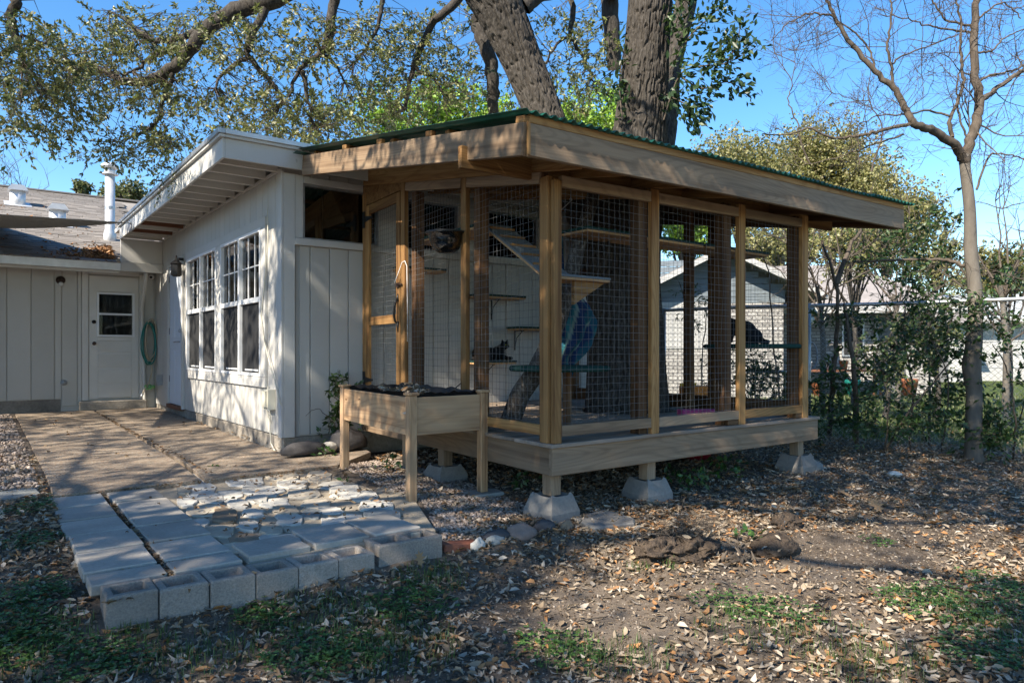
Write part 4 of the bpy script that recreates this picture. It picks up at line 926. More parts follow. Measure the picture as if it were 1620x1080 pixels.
p = atD(903, 318, 5.9); MB().tube([tuple(p), tuple(atD(882, 338, 5.95))], .004, 6).tube([(p[0]+.012*math.cos(t), p[1], p[2]+.012+.012*math.sin(t)) for t in np.linspace(0, 6.28, 14)], .003, 5).tube([tuple(p), (p[0], p[1], zr(p[0], p[1])+.02)], .003, 5).build('hanging_hook', 'galvanized', hk, True)
# boxes on the deck at the back
p = atZ(1099, 646, DZ); t = thing('cardboard_box', (3.2, -1.1, DZ), 'orange and yellow printed box on the deck behind the trunk', 'box')
bxp = atD(1099, 633, 8.3); 
MB().box(bxp[0]-.16, bxp[0]+.16, bxp[1]-.10, bxp[1]+.10, DZ, bxp[2]+.17).build('carton', 'orange_card', t); MB().box(bxp[0]-.14, bxp[0]+.165, bxp[1]+.102, bxp[1]+.11, DZ, bxp[2]+.20).build('flap', 'yellow_card', t)
p = atZ(1092, 650, DZ+.03); beam('cat_scratcher', (p[0]-.22, p[1]-.05, DZ+.03), (p[0]+.14, p[1]-.25, DZ+.03), .14, .055, 'pink_card', None, label='flat pink scratcher lying on the deck behind the trunk', cat='scratcher')

# cats: one continuous skin each
def cat(name, parts, label, eyes=()):
    s = MB()
    for prt in parts:
        if np.isscalar(prt[0][0]): s.sphere(prt[0], prt[1], 16, 10)
        else: s.tube(prt[0], prt[1], 10)
    V = np.concatenate(s.v); c = (V.min(0)+V.max(0))/2; c[2] = V[:, 2].min()
    t = thing(name, tuple(c), label, 'cat', 'black cats')
    me = bpy.data.meshes.new('body'); me.from_pydata((V-c).tolist(), [], s.f); o = mk('body', me, 'cat_fur', t, Matrix.Translation(c))
    r_ = o.modifiers.new('skin', 'REMESH'); r_.mode = 'VOXEL'; r_.voxel_size = .007; r_.use_smooth_shade = True
    q = o.modifiers.new('sm', 'SMOOTH'); q.factor = .5; q.iterations = 6
    for e_ in eyes: MB().sphere(e_, .0065, 8, 6).build('eye', 'cat_eye', t, True)
# lying cat: body along +X, head raised at right end, looking towards the camera
x0, x1, z = CATP; bx_, by_ = x0+.10, -.19
hd = Vector((bx_+.40, by_-.03, z+.17))
cat('lying_cat', [((bx_+.08, by_, z+.075), (.105, .10, .078)), ((bx_+.22, by_, z+.072), (.14, .095, .074)), ((bx_+.33, by_, z+.082), (.085, .08, .082)),
  ([(bx_+.33, by_, z+.10), (bx_+.37, by_-.01, z+.14), tuple(hd)], [.06, .048, .045]), (tuple(hd), (.052, .05, .046)), (tuple(hd+Vector((.012, -.042, -.012))), (.026, .022, .02)),
  ([tuple(hd+Vector((-.03, -.005, .03))), tuple(hd+Vector((-.042, -.005, .078)))], [.022, .004]), ([tuple(hd+Vector((.03, -.005, .03))), tuple(hd+Vector((.042, -.005, .078)))], [.022, .004]),
  ([(bx_+.33, by_-.05, z+.04), (bx_+.41, by_-.08, z+.022), (bx_+.47, by_-.09, z+.02)], [.035, .024, .02]), ([(bx_+.34, by_+.04, z+.04), (bx_+.42, by_+.02, z+.022), (bx_+.48, by_, z+.02)], [.035, .024, .02]),
  ([(bx_+.05, by_-.06, z+.06), (bx_+.10, by_-.10, z+.04), (bx_+.17, by_-.11, z+.02)], [.055, .045, .02]),
  ([(bx_, by_+.02, z+.04), (bx_-.06, by_-.05, z+.02), (bx_, by_-.13, z+.016), (bx_+.10, by_-.145, z+.014)], [.022, .018, .015, .010])],
  'black cat lying on the low wall shelf with its head up', [tuple(hd+Vector((-.016, -.046, .006))), tuple(hd+Vector((.024, -.045, .006)))])
# sitting cat: back to the viewer, hunched, head at left
c = np.array(c2)+np.array((0, 0, .028)); R_ = np.array((.7967, -.6044, 0)); Fw = np.array((.6044, .7967, 0))
def cp(r_, f_, z_): return tuple(c+R_*(r_-.06)+Fw*f_+np.array((0, 0, z_*.80)))
cat('sitting_cat', [(cp(.03, -.05, .085), (.115, .115, .088)), (cp(-.01, -.03, .15), (.105, .10, .10)), (cp(-.07, .0, .205), (.08, .08, .075)),
  ([cp(-.07, 0, .21), cp(-.13, .01, .245), cp(-.165, .015, .265)], [.062, .052, .05]), (cp(-.17, .015, .268), (.055, .055, .048)), (cp(-.215, .03, .255), (.025, .025, .02)),
  ([cp(-.16, -.015, .30), cp(-.155, -.025, .352)], [.024, .004]), ([cp(-.165, .05, .30), cp(-.16, .06, .35)], [.024, .004]),
  ([cp(-.11, -.04, .17), cp(-.15, -.045, .09), cp(-.155, -.05, .016)], [.04, .028, .022]), ([cp(-.11, .05, .17), cp(-.15, .05, .09), cp(-.16, .05, .016)], [.04, .028, .022]),
  (cp(.02, -.13, .055), (.075, .055, .055)), ([cp(.02, -.14, .03), cp(-.06, -.16, .018), cp(-.09, -.16, .014)], [.03, .024, .02]),
  ([cp(.12, -.04, .05), cp(.18, -.10, .025), cp(.14, -.19, .02), cp(.03, -.22, .018)], [.026, .02, .018, .012])],
  'black cat sitting hunched on the large round perch')

# ================================================================== PLANTER BOX
pt = thing('planter_box', (.37, -1.8, -.2), 'raised cedar planter box on four legs filled with dead leaves', 'planter')
LN = np.array((.035, -2.50)); ex = np.array((math.cos(.085), -math.sin(.085)))*1.0; ex = np.array((.9965, .083)); ey = np.array((.083, .9965)); ex = np.array((.9965, .02)); 
WX, WY = .61, 1.38
def pp_(u, v): q = LN+ex*u+ey*v; return q
pads = {}
for u, v in ((0, 0), (WX, 0), (0, WY), (WX, WY)):
    q = pp_(u, v); g_ = float(ground_z(*q)); zb_ = -.205 if v == 0 else (-.195 if u == 0 else g_+.0)
    beam('leg', (q[0], q[1], zb_), (q[0], q[1], .535), .062, .062, 'wood_cedar', pt, .005, up=(0, 1, 0))
    beam('cap', (q[0], q[1], .536), (q[0], q[1], .556), .085, .085, 'wood_cedar', pt, .006, up=(0, 1, 0))
for u0, v0, u1, v1 in ((.032, -.008, WX-.032, -.008), (.032, WY+.008, WX-.032, WY+.008), (-.008, .032, -.008, WY-.032), (WX+.008, .032, WX+.008, WY-.032)):
    a, b_ = pp_(u0, v0), pp_(u1, v1); beam('side_panel', (*a, .390), (*b_, .390), .018, .265, 'wood_cedar', pt)
for k in range(8):
    v = .12+k*.165; a, b_ = pp_(.01, v), pp_(WX-.01, v); beam('bottom_slat', (*a, .265), (*b_, .265), .07, .016, 'wood_cedar', pt)
ln = MB(); Vl = []; nl = 60
for lev, (ins, z) in enumerate(((.012, .548), (.03, .547), (.04, .30))):
    for k in range(nl):
        t = k/nl*4; sd_ = int(t); f_ = t-sd_; u, v = [(f_, 0), (1, f_), (1-f_, 1), (0, 1-f_)][sd_]
        w_ = .008*math.sin(k*2.3)+.006*math.sin(k*5.1); u = ins+(WX-2*ins)*u; v = ins+(WY-2*ins)*v; q = pp_(u, v); Vl.append((q[0], q[1], z+w_*(lev < 2)))
ln.add(Vl, [(l_*nl+k, l_*nl+(k+1) % nl, (l_+1)*nl+(k+1) % nl, (l_+1)*nl+k) for l_ in range(2) for k in range(nl)]+[tuple(range(2*nl, 3*nl))]).build('liner', 'black_plastic', pt, True)
hp = MB(); gx, gy = 14, 26; Vh = []
for j in range(gy):
    for i in range(gx):
        u, v = .05+(WX-.1)*i/(gx-1), .05+(WY-.1)*j/(gy-1); q = pp_(u, v); e_ = min(i, gx-1-i, 4)/4*min(j, gy-1-j, 4)/4
        Vh.append((q[0], q[1], .40+.09*e_+.05*float(fbm(u*5, v*5))))
hp.add(Vh, [(j*gx+i, j*gx+i+1, (j+1)*gx+i+1, (j+1)*gx+i) for j in range(gy-1) for i in range(gx-1)]).build('potting_soil', 'soil', pt, True)
Vh = np.array(Vh); sel = rng.integers(0, len(Vh), 900); P = Vh[sel]+rng.normal(0, .025, (900, 3))*np.array((1, 1, .4))+np.array((0, 0, .02))
o = litter('planter_leaves', P, np.array((0, 0, 1.)), .04, .085, LEAFC, LEAFW, tilt=.7, parent=pt, mx=Matrix(), kind='stuff')
o.matrix_basis = WM[pt.name].inverted()
for a_, b_ in (((.30, -2.0, .48), (.33, -2.03, .66)), ((.46, -2.30, .50), (.72, -2.1, .60))): MB().tube([a_, tuple((np.array(a_)+np.array(b_))/2+.01), b_], [.006, .005, .003], 6).build('dead_twig', 'twig_bark', pt, True)
q = pp_(0, 0); beam('concrete_pad', (q[0]-.10, q[1], -.232), (q[0]+.12, q[1]+.01, -.232), .17, .054, 'pier_concrete', None, .006, label='small concrete pad under the near planter leg', cat='pad')
q = pp_(WX, 0); MB().prism(np.array([(q[0]-.16, q[1]-.09), (q[0]+.13, q[1]-.10), (q[0]+.16, q[1]+.05), (q[0]+.05, q[1]+.11), (q[0]-.14, q[1]+.09)]), -.27, -.206, .05, .008).build('stone_pad', 'grey_stone', None, label='broken grey stone pad under the planter leg beside the deck', cat='stone')

# ================================================================== CINDER BLOCKS along the paver edge
bn = ['single cinder block at the outer paver corner end of the row', 'second cinder block from the paver corner, open core showing', 'third cinder block from the paver corner, its core sand filled', 'fourth cinder block from the paver corner', 'fifth cinder block from the paver corner, greyish', 'tan sixth block beside the double-core block', 'long double-core cinder block ending the row by the gravel']
xb_ = [-1.935, -1.735, -1.532, -1.335, -1.134, -.93, -.69]; xe_ = [-1.738, -1.537, -1.338, -1.138, -.934, -.733, -.305]
yo = [-3.485, -3.50, -3.515, -3.515, -3.51, -3.50, -3.465]
for k in range(7):
    x0, x1, y0 = xb_[k], xe_[k], yo[k]; y1 = y0+.195; zt = -.172+random.uniform(-.004, .004)-(.004*k if k < 6 else .0); zb_ = zt-.195-(.02)
    cores = [(x0+.032, x1-.032)] if k < 6 else [(x0+.032, (x0+x1)/2-.015), ((x0+x1)/2+.015, x1-.032)]
    s = MB(); bv = .007
    def ring(xa, xb, ya, yb, z): return [(xa, ya, z), (xb, ya, z), (xb, yb, z), (xa, yb, z)]
    V = ring(x0, x1, y0, y1, zb_)+ring(x0, x1, y0, y1, zt-bv)+ring(x0+bv, x1-bv, y0+bv, y1-bv, zt)
    Fs = [(l_*4+i, l_*4+(i+1) % 4, l_*4+4+(i+1) % 4, l_*4+4+i) for l_ in (0, 1) for i in range(4)]+[(3, 2, 1, 0)]
    if len(cores) == 1:
        c0, c1 = cores[0]; V += ring(c0, c1, y0+.034, y1-.034, zt)+ring(c0+.005, c1-.005, y0+.039, y1-.039, zt-(.11 if k != 2 else .03))
        Fs += [(8+i, 8+(i+1) % 4, 12+(i+1) % 4, 12+i) for i in range(4)]+[(12+i, 12+(i+1) % 4, 16+(i+1) % 4, 16+i) for i in range(4)]+[(16, 17, 18, 19)]
    else:
        xm = (x0+x1)/2; V += [(xm, y0+bv, zt), (xm, y1-bv, zt)]
        for (c0, c1), oc, h0 in ((cores[0], (8, 12, 13, 11), 14), (cores[1], (12, 9, 10, 13), 22)):
            V += ring(c0, c1, y0+.034, y1-.034, zt)+ring(c0+.005, c1-.005, y0+.039, y1-.039, zt-.11)
            Fs += [(oc[i], oc[(i+1) % 4], h0+(i+1) % 4, h0+i) for i in range(4)]+[(h0+i, h0+(i+1) % 4, h0+4+(i+1) % 4, h0+4+i) for i in range(4)]+[(h0+4, h0+5, h0+6, h0+7)]
    s.add(V, Fs); o = s.build('cinder_block', 'block_tan' if k in (5, 3) else 'block_concrete', label=bn[k], cat='cinder block', group='cinder blocks edging the pavers')
    o.rotation_euler.z = random.uniform(-.012, .012); md = o.modifiers.new('bv', 'BEVEL'); md.width = .004; md.segments = 2; md.limit_method = 'ANGLE'
# ------------------------------------------------------------------ loose stones
def on_ground(px, py, dz=0):
    z = -.27
    for _ in range(6): p = atZ(px, py, z); z = float(ground_z(p[0], p[1]))+dz
    return np.array((p[0], p[1], z))
def zoom7(x, y): return 480+x/2.455, 560+y/2.455
def stone(x0, y0, x1, y1, mat, label, h=.05, seed=1, flat=1, name='stone', rough=.22):
    a = on_ground(*zoom7(x0, y1)); b_ = on_ground(*zoom7(x1, y1)); c = (a+b_)/2; w = np.linalg.norm(b_-a)/2; rot = math.atan2(b_[1]-a[1], b_[0]-a[0])
    rock(name, (c[0], c[1]+w*.3, c[2]+h*.35), (w, w*.62, h), mat, seed, rot, rough, label=label, cat='stone', flat=flat)
stone(800, 665, 905, 722, 'pink_stone', 'rounded pinkish stone at the gravel edge by the pier', .065, 2); stone(905, 645, 990, 690, 'dark_stone', 'dark grey stone against the near pier block', .05, 3)
stone(1003, 650, 1047, 686, 'brown_stone', 'small tan stone between the pier and the stepping stone', .05, 4); stone(705, 700, 812, 744, 'dark_stone', 'flat dark stone lying on a white stone', .04, 5); stone(712, 735, 788, 768, 'grey_stone', 'flat white stone under the dark stone', .03, 6)
stone(660, 722, 706, 772, 'limestone', 'upright white stone at the end of the red brick', .05, 7, rough=.45)
a = on_ground(*zoom7(550, 790)); b_ = on_ground(*zoom7(684, 765)); beam('brick', (a[0], a[1]+.04, a[2]+.015), (b_[0], b_[1]+.04, b_[2]+.015), .09, .055, 'red_brick', None, .006, label='red brick edging the gravel beside the last cinder block', cat='brick')
pl_ = [on_ground(*zoom7(x, y)) for x, y in ((1045, 645), (1130, 695), (1285, 680), (1288, 655), (1170, 612))]
MB().prism(np.array([q[:2] for q in pl_]), pl_[1][2]-.03, pl_[1][2]+.035, .06, .008).build('stepping_stone', 'pier_concrete', None, label='flat square concrete slab lying between the two front piers', cat='paving slab')
rock('stone', (.10, -.33, -.085), (.24, .085, .075), 'dark_stone', 11, .12, .12, label='long dark rounded stone at the foot of the house corner', cat='stone')
rock('stone', (.56, -.25, -.06), (.20, .10, .13), 'dark_stone', 14, .1, .25, label='dark blue grey stone block beside the end wall plant', cat='stone'); rock('stone', (.35, -.30, -.10), (.10, .06, .06), 'limestone', 15, .4, .3, label='pale chipped stone next to the dark blue grey block', cat='stone')
rock('stone', on_ground(1285, 742)+np.array((0, 0, .02)), (.12, .09, .07), 'pier_concrete', 21, 0, .2, label='pale stone leaning by the far pier block', cat='stone')
rock('stone', on_ground(1414, 752)+np.array((0, 0, .01)), (.09, .06, .03), 'limestone', 22, 0, .2, label='small pale flat stone on the bare soil toward the fence', cat='stone')
# dirt clods from digging
def clod(px, py, r, seed, label, rough=.3): 
    p = on_ground(px, py); rock('dirt_clod', (p[0], p[1]+r[1]*.5, p[2]+r[2]*.3), r, 'soil_dark', seed, .1, rough, label=label, cat='dirt clod', freq=2.6, nu=120, nv=70)
clod(1240, 876, (.19, .12, .075), 31, 'large smooth dug up soil clod beside the root clump', .12); clod(1252, 834, (.13, .08, .06), 32, 'smaller dry soil clod behind the large clod')
for px_, py_, w_, sd_ in ((1060, 886, .15, 41), (1110, 884, .15, 42)): clod(px_, py_, (w_*1.15, .12, .075), sd_, ['root bound soil lump at the outer end of the dug mound', 'root bound soil lump beside the ragged stump'][sd_-41], .42)
p = on_ground(1175, 892); st_ = MB()
for k in range(26):
    a = p+np.array((random.gauss(0, .04), random.gauss(.03, .03), -.02)); st_.tube([a, a+np.array((random.gauss(0, .02), random.gauss(0, .02), random.uniform(.02, .05))), a+np.array((random.gauss(0, .04), random.gauss(0, .03), random.uniform(.04, .10)))], [random.uniform(.01, .02), random.uniform(.008, .014), .003], 6)
st_.build('tree_stump', 'twig_bark', None, True, label='small ragged stump sprouting a few green leaves', cat='stump')
fb = MB(); cmd = on_ground(1090, 874)
for k in range(520):
    a = cmd+np.array((random.gauss(.03, .15), random.gauss(.03, .05), -.01+abs(random.gauss(0, .05)))); d = rdir(1)[0]*random.uniform(.05, .14); d[2] = -abs(d[2])*.4
    fb.tube([a, a+d*.5+rdir(1)[0]*.012, a+d+rdir(1)[0]*.02], [.0016, .0013, .0008], 3, False)
fb.build('root_fibres', 'twig_bark', None, kind='stuff', label='tangle of fine dry roots on the dug soil mound', cat='roots')

# ================================================================== VEGETATION
def tubes_mesh(name, arr, mat, parent=None, mx=None, n=5, **kw):
    s = MB()
    for pts, rads, *nn in arr: s.tube(pts, rads, nn[0] if nn else n, False)
    V = np.concatenate(s.v); c = np.array(mx.translation) if mx else np.zeros(3)
    me = fastmesh(name, V-c, np.array([f_ for f_ in s.f if len(f_) == 4]), None, True)
    return mk(name, me, mat, parent, mx or Matrix(), **kw)
def smooth_path(pts, k=6):
    P = np.asarray(pts, float); n = len(P); t = np.linspace(0, n-1, (n-1)*k+1); out = []
    for v in t:
        i = min(int(v), n-2); f = v-i; p0, p1, p2, p3 = P[max(i-1, 0)], P[i], P[i+1], P[min(i+2, n-1)]
        out.append(.5*((2*p1)+(-p0+p2)*f+(2*p0-5*p1+4*p2-p3)*f*f+(-p0+3*p1-3*p2+p3)*f**3))
    return np.array(out)
def trunk_mesh(name, pts, rads, parent, mx, mat='oak_bark', nseg=90, nring=200, depth=.026, fw=52, fh=6, seed=0.0):
    S = smooth_path(pts, 20); t = np.linspace(0, len(S)-1, nring); P = np.stack([np.interp(t, range(len(S)), S[:, q]) for q in range(3)], 1)
    R = np.interp(np.linspace(0, len(rads)-1, nring), range(len(rads)), rads)
    T = np.gradient(P, axis=0); T /= np.linalg.norm(T, axis=1)[:, None]; N = np.cross(T, (0, 1, 0)); N /= np.linalg.norm(N, axis=1)[:, None]; Bn = np.cross(T, N)
    arc = np.concatenate([[0], np.cumsum(np.linalg.norm(np.diff(P, axis=0), axis=1))])
    a = np.arange(nseg)*2*math.pi/nseg; ca, sa = np.cos(a), np.sin(a)
    rm = R.mean()
    u = (ca[None, :]*rm*fw+0*arc[:, None]); v = (sa[None, :]*rm*fw+0*arc[:, None]); w = arc[:, None]*fh+0*u
    wx = .6*vnoise(u*.35+seed, v*.35, w*.6)
    r1 = np.abs(vnoise(u*.55+seed+wx, v*.55+wx, w)); r2 = np.abs(vnoise(u*1.1+seed+7, v*1.1, w*1.7))
    h = np.minimum(r1*4.2, 1)*.72+np.minimum(r2*3.5, 1)*.28-1
    lump = .05*vnoise(ca[None]*1.3+seed, sa[None]*1.3, arc[:, None]*.9)
    rr = R[:, None]*(1+lump)+depth*h
    V = P[:, None, :]+rr[..., None]*(ca[None, :, None]*N[:, None, :]+sa[None, :, None]*Bn[:, None, :])
    V = V.reshape(-1, 3)-np.array(mx.translation)
    i, j = np.meshgrid(np.arange(nseg), np.arange(nring-1)); i = i.ravel(); j = j.ravel(); i2 = (i+1) % nseg
    return mk(name, fastmesh(name, V, np.c_[j*nseg+i, j*nseg+i2, (j+1)*nseg+i2, (j+1)*nseg+i], None, True), mat, parent, mx)
def sprays(P, D, ln, m, droop=.25, spread=.75):
    """leaf base points / axes along many small twigs; also the twig segments"""
    n = len(P); D = D/np.linalg.norm(D, axis=1)[:, None]; ln = np.broadcast_to(ln, (n,))
    t = np.linspace(.15, 1, m); pos = P[:, None]+D[:, None]*(ln[:, None]*t)[..., None]; pos[..., 2] -= droop*ln[:, None]*t[None]**2
    pos += rng.normal(0, .012, pos.shape)
    ax = D[:, None]*.9+rng.normal(0, spread, pos.shape); ax[..., 2] -= .15
    end = P+D*ln[:, None]; end[:, 2] -= droop*ln
    return pos.reshape(-1, 3), ax.reshape(-1, 3), P, end
def twig_quads(A, B, r):
    n = len(A); d = B-A; d /= np.linalg.norm(d, axis=1)[:, None]+1e-9; u = np.cross(d, rdir(n)); u /= np.linalg.norm(u, axis=1)[:, None]; w = np.cross(d, u)
    ring = [u, -.5*u+.866*w, -.5*u-.866*w]
    V = np.stack([A+q*r for q in ring]+[B+q*r*.5 for q in ring], 1).reshape(-1, 3); i = np.arange(n)[:, None]*6
    return V, np.concatenate([i+np.array([[0, 1, 4, 3]]), i+np.array([[1, 2, 5, 4]]), i+np.array([[2, 0, 3, 5]])])
def foliage(name, P, A, L0, L1, wr, cols, w, parent, mx, mat='foliage', var=.22):
    n = len(P); L = rng.uniform(L0, L1, n); N = rdir(n)+np.array((-.3, 0, .8))
    me = leaf_mesh(name, P-np.array(mx.translation), A, N, L, L*rng.uniform(wr*.85, wr*1.2, n), palette(n, cols, w, var))
    return mk(name, me, mat, parent, mx)

# ------------------------------------------------------------------ the big live oak growing through the enclosure
OB = (2.97, -1.75, -.28); OM = Matrix.Translation(OB)
oak = thing('oak_tree', OB, 'huge live oak with rough bark growing up through the enclosure roof', 'tree')
trunk_mesh('trunk', [(2.97, -1.75, -.3), (2.97, -1.75, .25), (2.97, -1.73, 1.0), (2.98, -1.70, 1.8), tuple(atD(1012, 200, 7.3)), tuple(atD(1022, 90, 7.25)), tuple(atD(1034, -60, 7.2)), tuple(atD(1052, -300, 7.1))],
           [.50, .44, .405, .38, .28, .24, .225, .22], oak, OM, nseg=230, nring=640, depth=.044, seed=1)
trunk_mesh('trunk', [(2.95, -1.62, .9), tuple(atD(925, 330, 7.6)), tuple(atD(893, 265, 7.8)), tuple(atD(862, 185, 7.9)), tuple(atD(826, 100, 7.9)), tuple(atD(783, 0, 7.8)), tuple(atD(742, -70, 7.6)), tuple(atD(690, -180, 7.2))],
           [.20, .21, .215, .215, .225, .275, .29, .26], oak, OM, nseg=160, nring=480, depth=.034, seed=5)
trunk_mesh('trunk', [(3.25, -1.55, 1.2), tuple(atD(1046, 220, 8.0)), tuple(atD(1060, 110, 8.2)), tuple(atD(1084, 10, 8.3)), tuple(atD(1110, -120, 8.3))], [.20, .16, .13, .125, .12], oak, OM, nseg=70, nring=140, seed=9)
limbs = [  # (px,py,depth) lists with start/end radius: visible limbs of the crown
 ([(742, -60, 7.6), (640, -70, 7.8), (520, -40, 8.0), (423, 0, 8.1), (390, 10, 8.2), (333, 43, 8.2), (293, 90, 8.2), (243, 127, 8.2), (193, 128, 8.2), (143, 107, 8.3), (100, 133, 8.3)], .15, .02),
 ([(333, 43, 8.2), (267, 63, 8.3), (233, 60, 8.4), (200, 33, 8.5), (173, 17, 8.5)], .045, .012), ([(313, 70, 8.2), (250, 85, 7.9), (215, 110, 7.7), (180, 118, 7.6)], .03, .01),
 ([(430, -10, 8.1), (397, 60, 8.0), (393, 90, 8.0), (437, 140, 8.0), (445, 165, 8.0)], .055, .012), ([(393, 90, 8.0), (353, 117, 8.1), (340, 140, 8.1)], .028, .01),
 ([(560, -60, 7.9), (530, 0, 8.0), (523, 60, 8.0), (507, 87, 8.0), (473, 110, 8.0), (457, 153, 8.0)], .07, .014), ([(480, 113, 8.0), (487, 160, 8.0), (497, 205, 8.0)], .03, .01), ([(507, 87, 8.0), (528, 98, 8.1), (545, 130, 8.2)], .025, .01),
 ([(40, -40, 7.0), (27, 0, 7.0), (18, 33, 7.0), (33, 77, 7.0), (38, 100, 7.0)], .06, .02), ([(-20, 105, 7.2), (0, 90, 7.2), (27, 70, 7.1)], .035, .02), ([(33, 60, 7.0), (75, 68, 7.1), (105, 85, 7.2)], .016, .008),
 ([(273, 117, 8.2), (260, 160, 8.2), (243, 200, 8.2), (230, 207, 8.2), (190, 225, 8.2)], .035, .008), ([(243, 200, 8.2), (262, 235, 8.2)], .014, .006),
 ([(740, -40, 8.4), (724, 0, 8.5), (683, 41, 8.5), (655, 105, 8.6), (641, 173, 8.7)], .07, .018), ([(655, 105, 8.6), (690, 130, 8.7), (705, 160, 8.7)], .025, .008),
 ([(600, -60, 8.8), (605, 0, 8.8), (590, 60, 8.9), (560, 100, 9.0)], .04, .012), ([(527, 18, 8.0), (509, 82, 8.2)], .03, .015),
 ([(752, 30, 9.0), (764, 60, 9.0), (774, 91, 9.0), (780, 140, 9.1), (779, 185, 9.2)], .11, .07),
 ([(900, -40, 8.6), (908, 20, 8.6), (902, 55, 8.6), (925, 95, 8.7), (940, 130, 8.7)], .045, .01), ([(902, 55, 8.6), (870, 85, 8.7), (855, 130, 8.8)], .02, .008), ([(960, -40, 8.8), (968, 40, 8.8), (972, 110, 8.9)], .12, .09),
 ([(830, 10, 8.0), (860, -10, 8.2), (930, -20, 8.5), (985, -10, 8.6)], .10, .08)]
arr = []; LP = []
for pts, r0, r1 in limbs:
    S = smooth_path([atD(*q) for q in pts], 6); S[1:-1] += rng.normal(0, .012, S[1:-1].shape); arr.append((S, np.linspace(r0, r1, len(S)), 10 if r0 > .05 else 6)); LP.append(S)
for a_ in arr: tubes_mesh('limb', [a_], 'oak_bark', oak, OM)
LPc = np.concatenate(LP)
clusters = [(30, 60, 70, 50, 170, 7.0), (55, 150, 75, 50, 230, 7.3), (60, 205, 60, 22, 60, 7.5), (150, 70, 80, 60, 230, 8.3), (250, 50, 90, 45, 240, 8.3), (340, 45, 70, 45, 190, 8.2), (195, 140, 75, 30, 140, 8.3), (280, 135, 80, 32, 150, 8.2), (95, 110, 70, 50, 170, 7.6),
 (235, 212, 62, 22, 120, 8.2), (175, 238, 42, 16, 55, 8.2), (262, 250, 30, 22, 40, 8.2), (290, 190, 45, 28, 60, 8.2), (160, 178, 35, 14, 26, 8.2), (460, 60, 80, 55, 190, 8.1), (450, 180, 95, 40, 330, 8.1), (520, 195, 60, 38, 200, 8.3), (390, 205, 45, 22, 80, 8.0), (540, 70, 60, 60, 150, 8.4),
 (610, 70, 60, 70, 190, 8.8), (690, 60, 65, 60, 180, 8.8), (660, 145, 70, 42, 170, 8.9), (720, 120, 50, 50, 110, 9.0), (590, 165, 45, 40, 110, 8.8), (880, 60, 50, 70, 130, 8.9), (940, 70, 40, 75, 120, 9.0), (900, 145, 60, 35, 110, 9.2), (800, 140, 40, 30, 40, 9.6), (400, 130, 50, 30, 60, 8.2)]
SP = []; 
for cx_, cy_, rx, ry, n_, d_ in clusters:
    r_ = np.sqrt(rng.uniform(0, 1, n_)); th = rng.uniform(0, 6.283, n_)
    n_ = int(n_*.40)
    for q in range(n_): SP.append(atD(cx_+rx*r_[q]*math.cos(th[q]), cy_+ry*r_[q]*math.sin(th[q]), d_+random.uniform(-.9, .9)))
SP = np.array(SP); D = rdir(len(SP))*np.array((1, 1, .6))+np.array((0, 0, -.35))
P, A, t0, t1 = sprays(SP, D, rng.uniform(.14, .42, len(SP)), 22)
OAKC = [(.105, .125, .045), (.070, .092, .030), (.165, .175, .085), (.20, .205, .13), (.14, .13, .05)]; OAKW = [.32, .28, .2, .12, .08]
foliage('foliage', P, A, .034, .070, .44, [(.15, .17, .055), (.10, .125, .04), (.21, .22, .095), (.26, .26, .155), (.19, .175, .065)], OAKW, oak, OM, var=.3)
# thin twigs tying the sprays to the nearest limb
sel = rng.choice(len(SP), min(1100, len(SP)), replace=False); near = []
for q in sel:
    dd = ((LPc-SP[q])**2).sum(1); near.append(LPc[dd.argmin()])
near = np.array(near); mid = (near+SP[sel])/2+rng.normal(0, .06, near.shape); dist = np.linalg.norm(near-SP[sel], axis=1); ok = dist < 1.0
V1, F1 = twig_quads(near[ok], mid[ok], .006); V2, F2 = twig_quads(mid[ok], SP[sel][ok], .004); V3, F3 = twig_quads(t0, t1, .0028)
VV = np.concatenate([V1, V2, V3])-np.array(OB); FF = np.concatenate([F1, F2+len(V1), F3+len(V1)+len(V2)])
mk('twigs', fastmesh('twigs', VV, FF), 'twig_bark', oak, OM, 'stuff')
# broad leaved sprouts on the right hand side of the trunk
sp = [([(1050, 190, 7.0), (1075, 120, 6.9), (1110, 105, 6.8), (1150, 100, 6.7), (1195, 75, 6.7)], 34), ([(1060, 110, 7.0), (1090, 60, 6.9), (1120, 30, 6.8), (1140, 10, 6.8)], 30), ([(1075, 120, 6.9), (1110, 140, 6.8), (1150, 130, 6.8), (1180, 145, 6.8)], 30), ([(1055, 150, 7.0), (1085, 165, 6.9), (1110, 175, 6.9)], 24), ([(1150, 100, 6.7), (1165, 70, 6.7), (1172, 35, 6.7)], 16), ([(1062, 60, 7.0), (1075, 20, 6.9), (1095, -20, 6.9)], 30), ([(1120, 105, 6.8), (1135, 80, 6.8), (1160, 60, 6.8)], 18), ([(985, 190, 7.0), (980, 130, 7.1), (990, 60, 7.2)], 26), ([(1085, 160, 6.9), (1095, 185, 6.9), (1100, 195, 6.9)], 12)]
arr = []; PP = []; AA = []
for pts, n_ in sp:
    S = smooth_path([atD(*q) for q in pts], 6); arr.append((S, np.linspace(.010, .003, len(S)))); 
    for k in range(n_*5):
        i = random.randrange(2, len(S)); p = S[i]+rng.normal(0, .06, 3); PP.append(p); AA.append(rdir(1)[0]*.8+(S[i]-S[i-1])/np.linalg.norm(S[i]-S[i-1])*.7+np.array((0, 0, -.3)))
tubes_mesh('sprout_stem', arr, 'twig_bark', oak, OM)
foliage('sprout_leaves', np.array(PP), np.array(AA), .06, .105, .46, [(.030, .062, .022), (.045, .085, .030), (.07, .11, .04)], [.5, .35, .15], oak, OM)

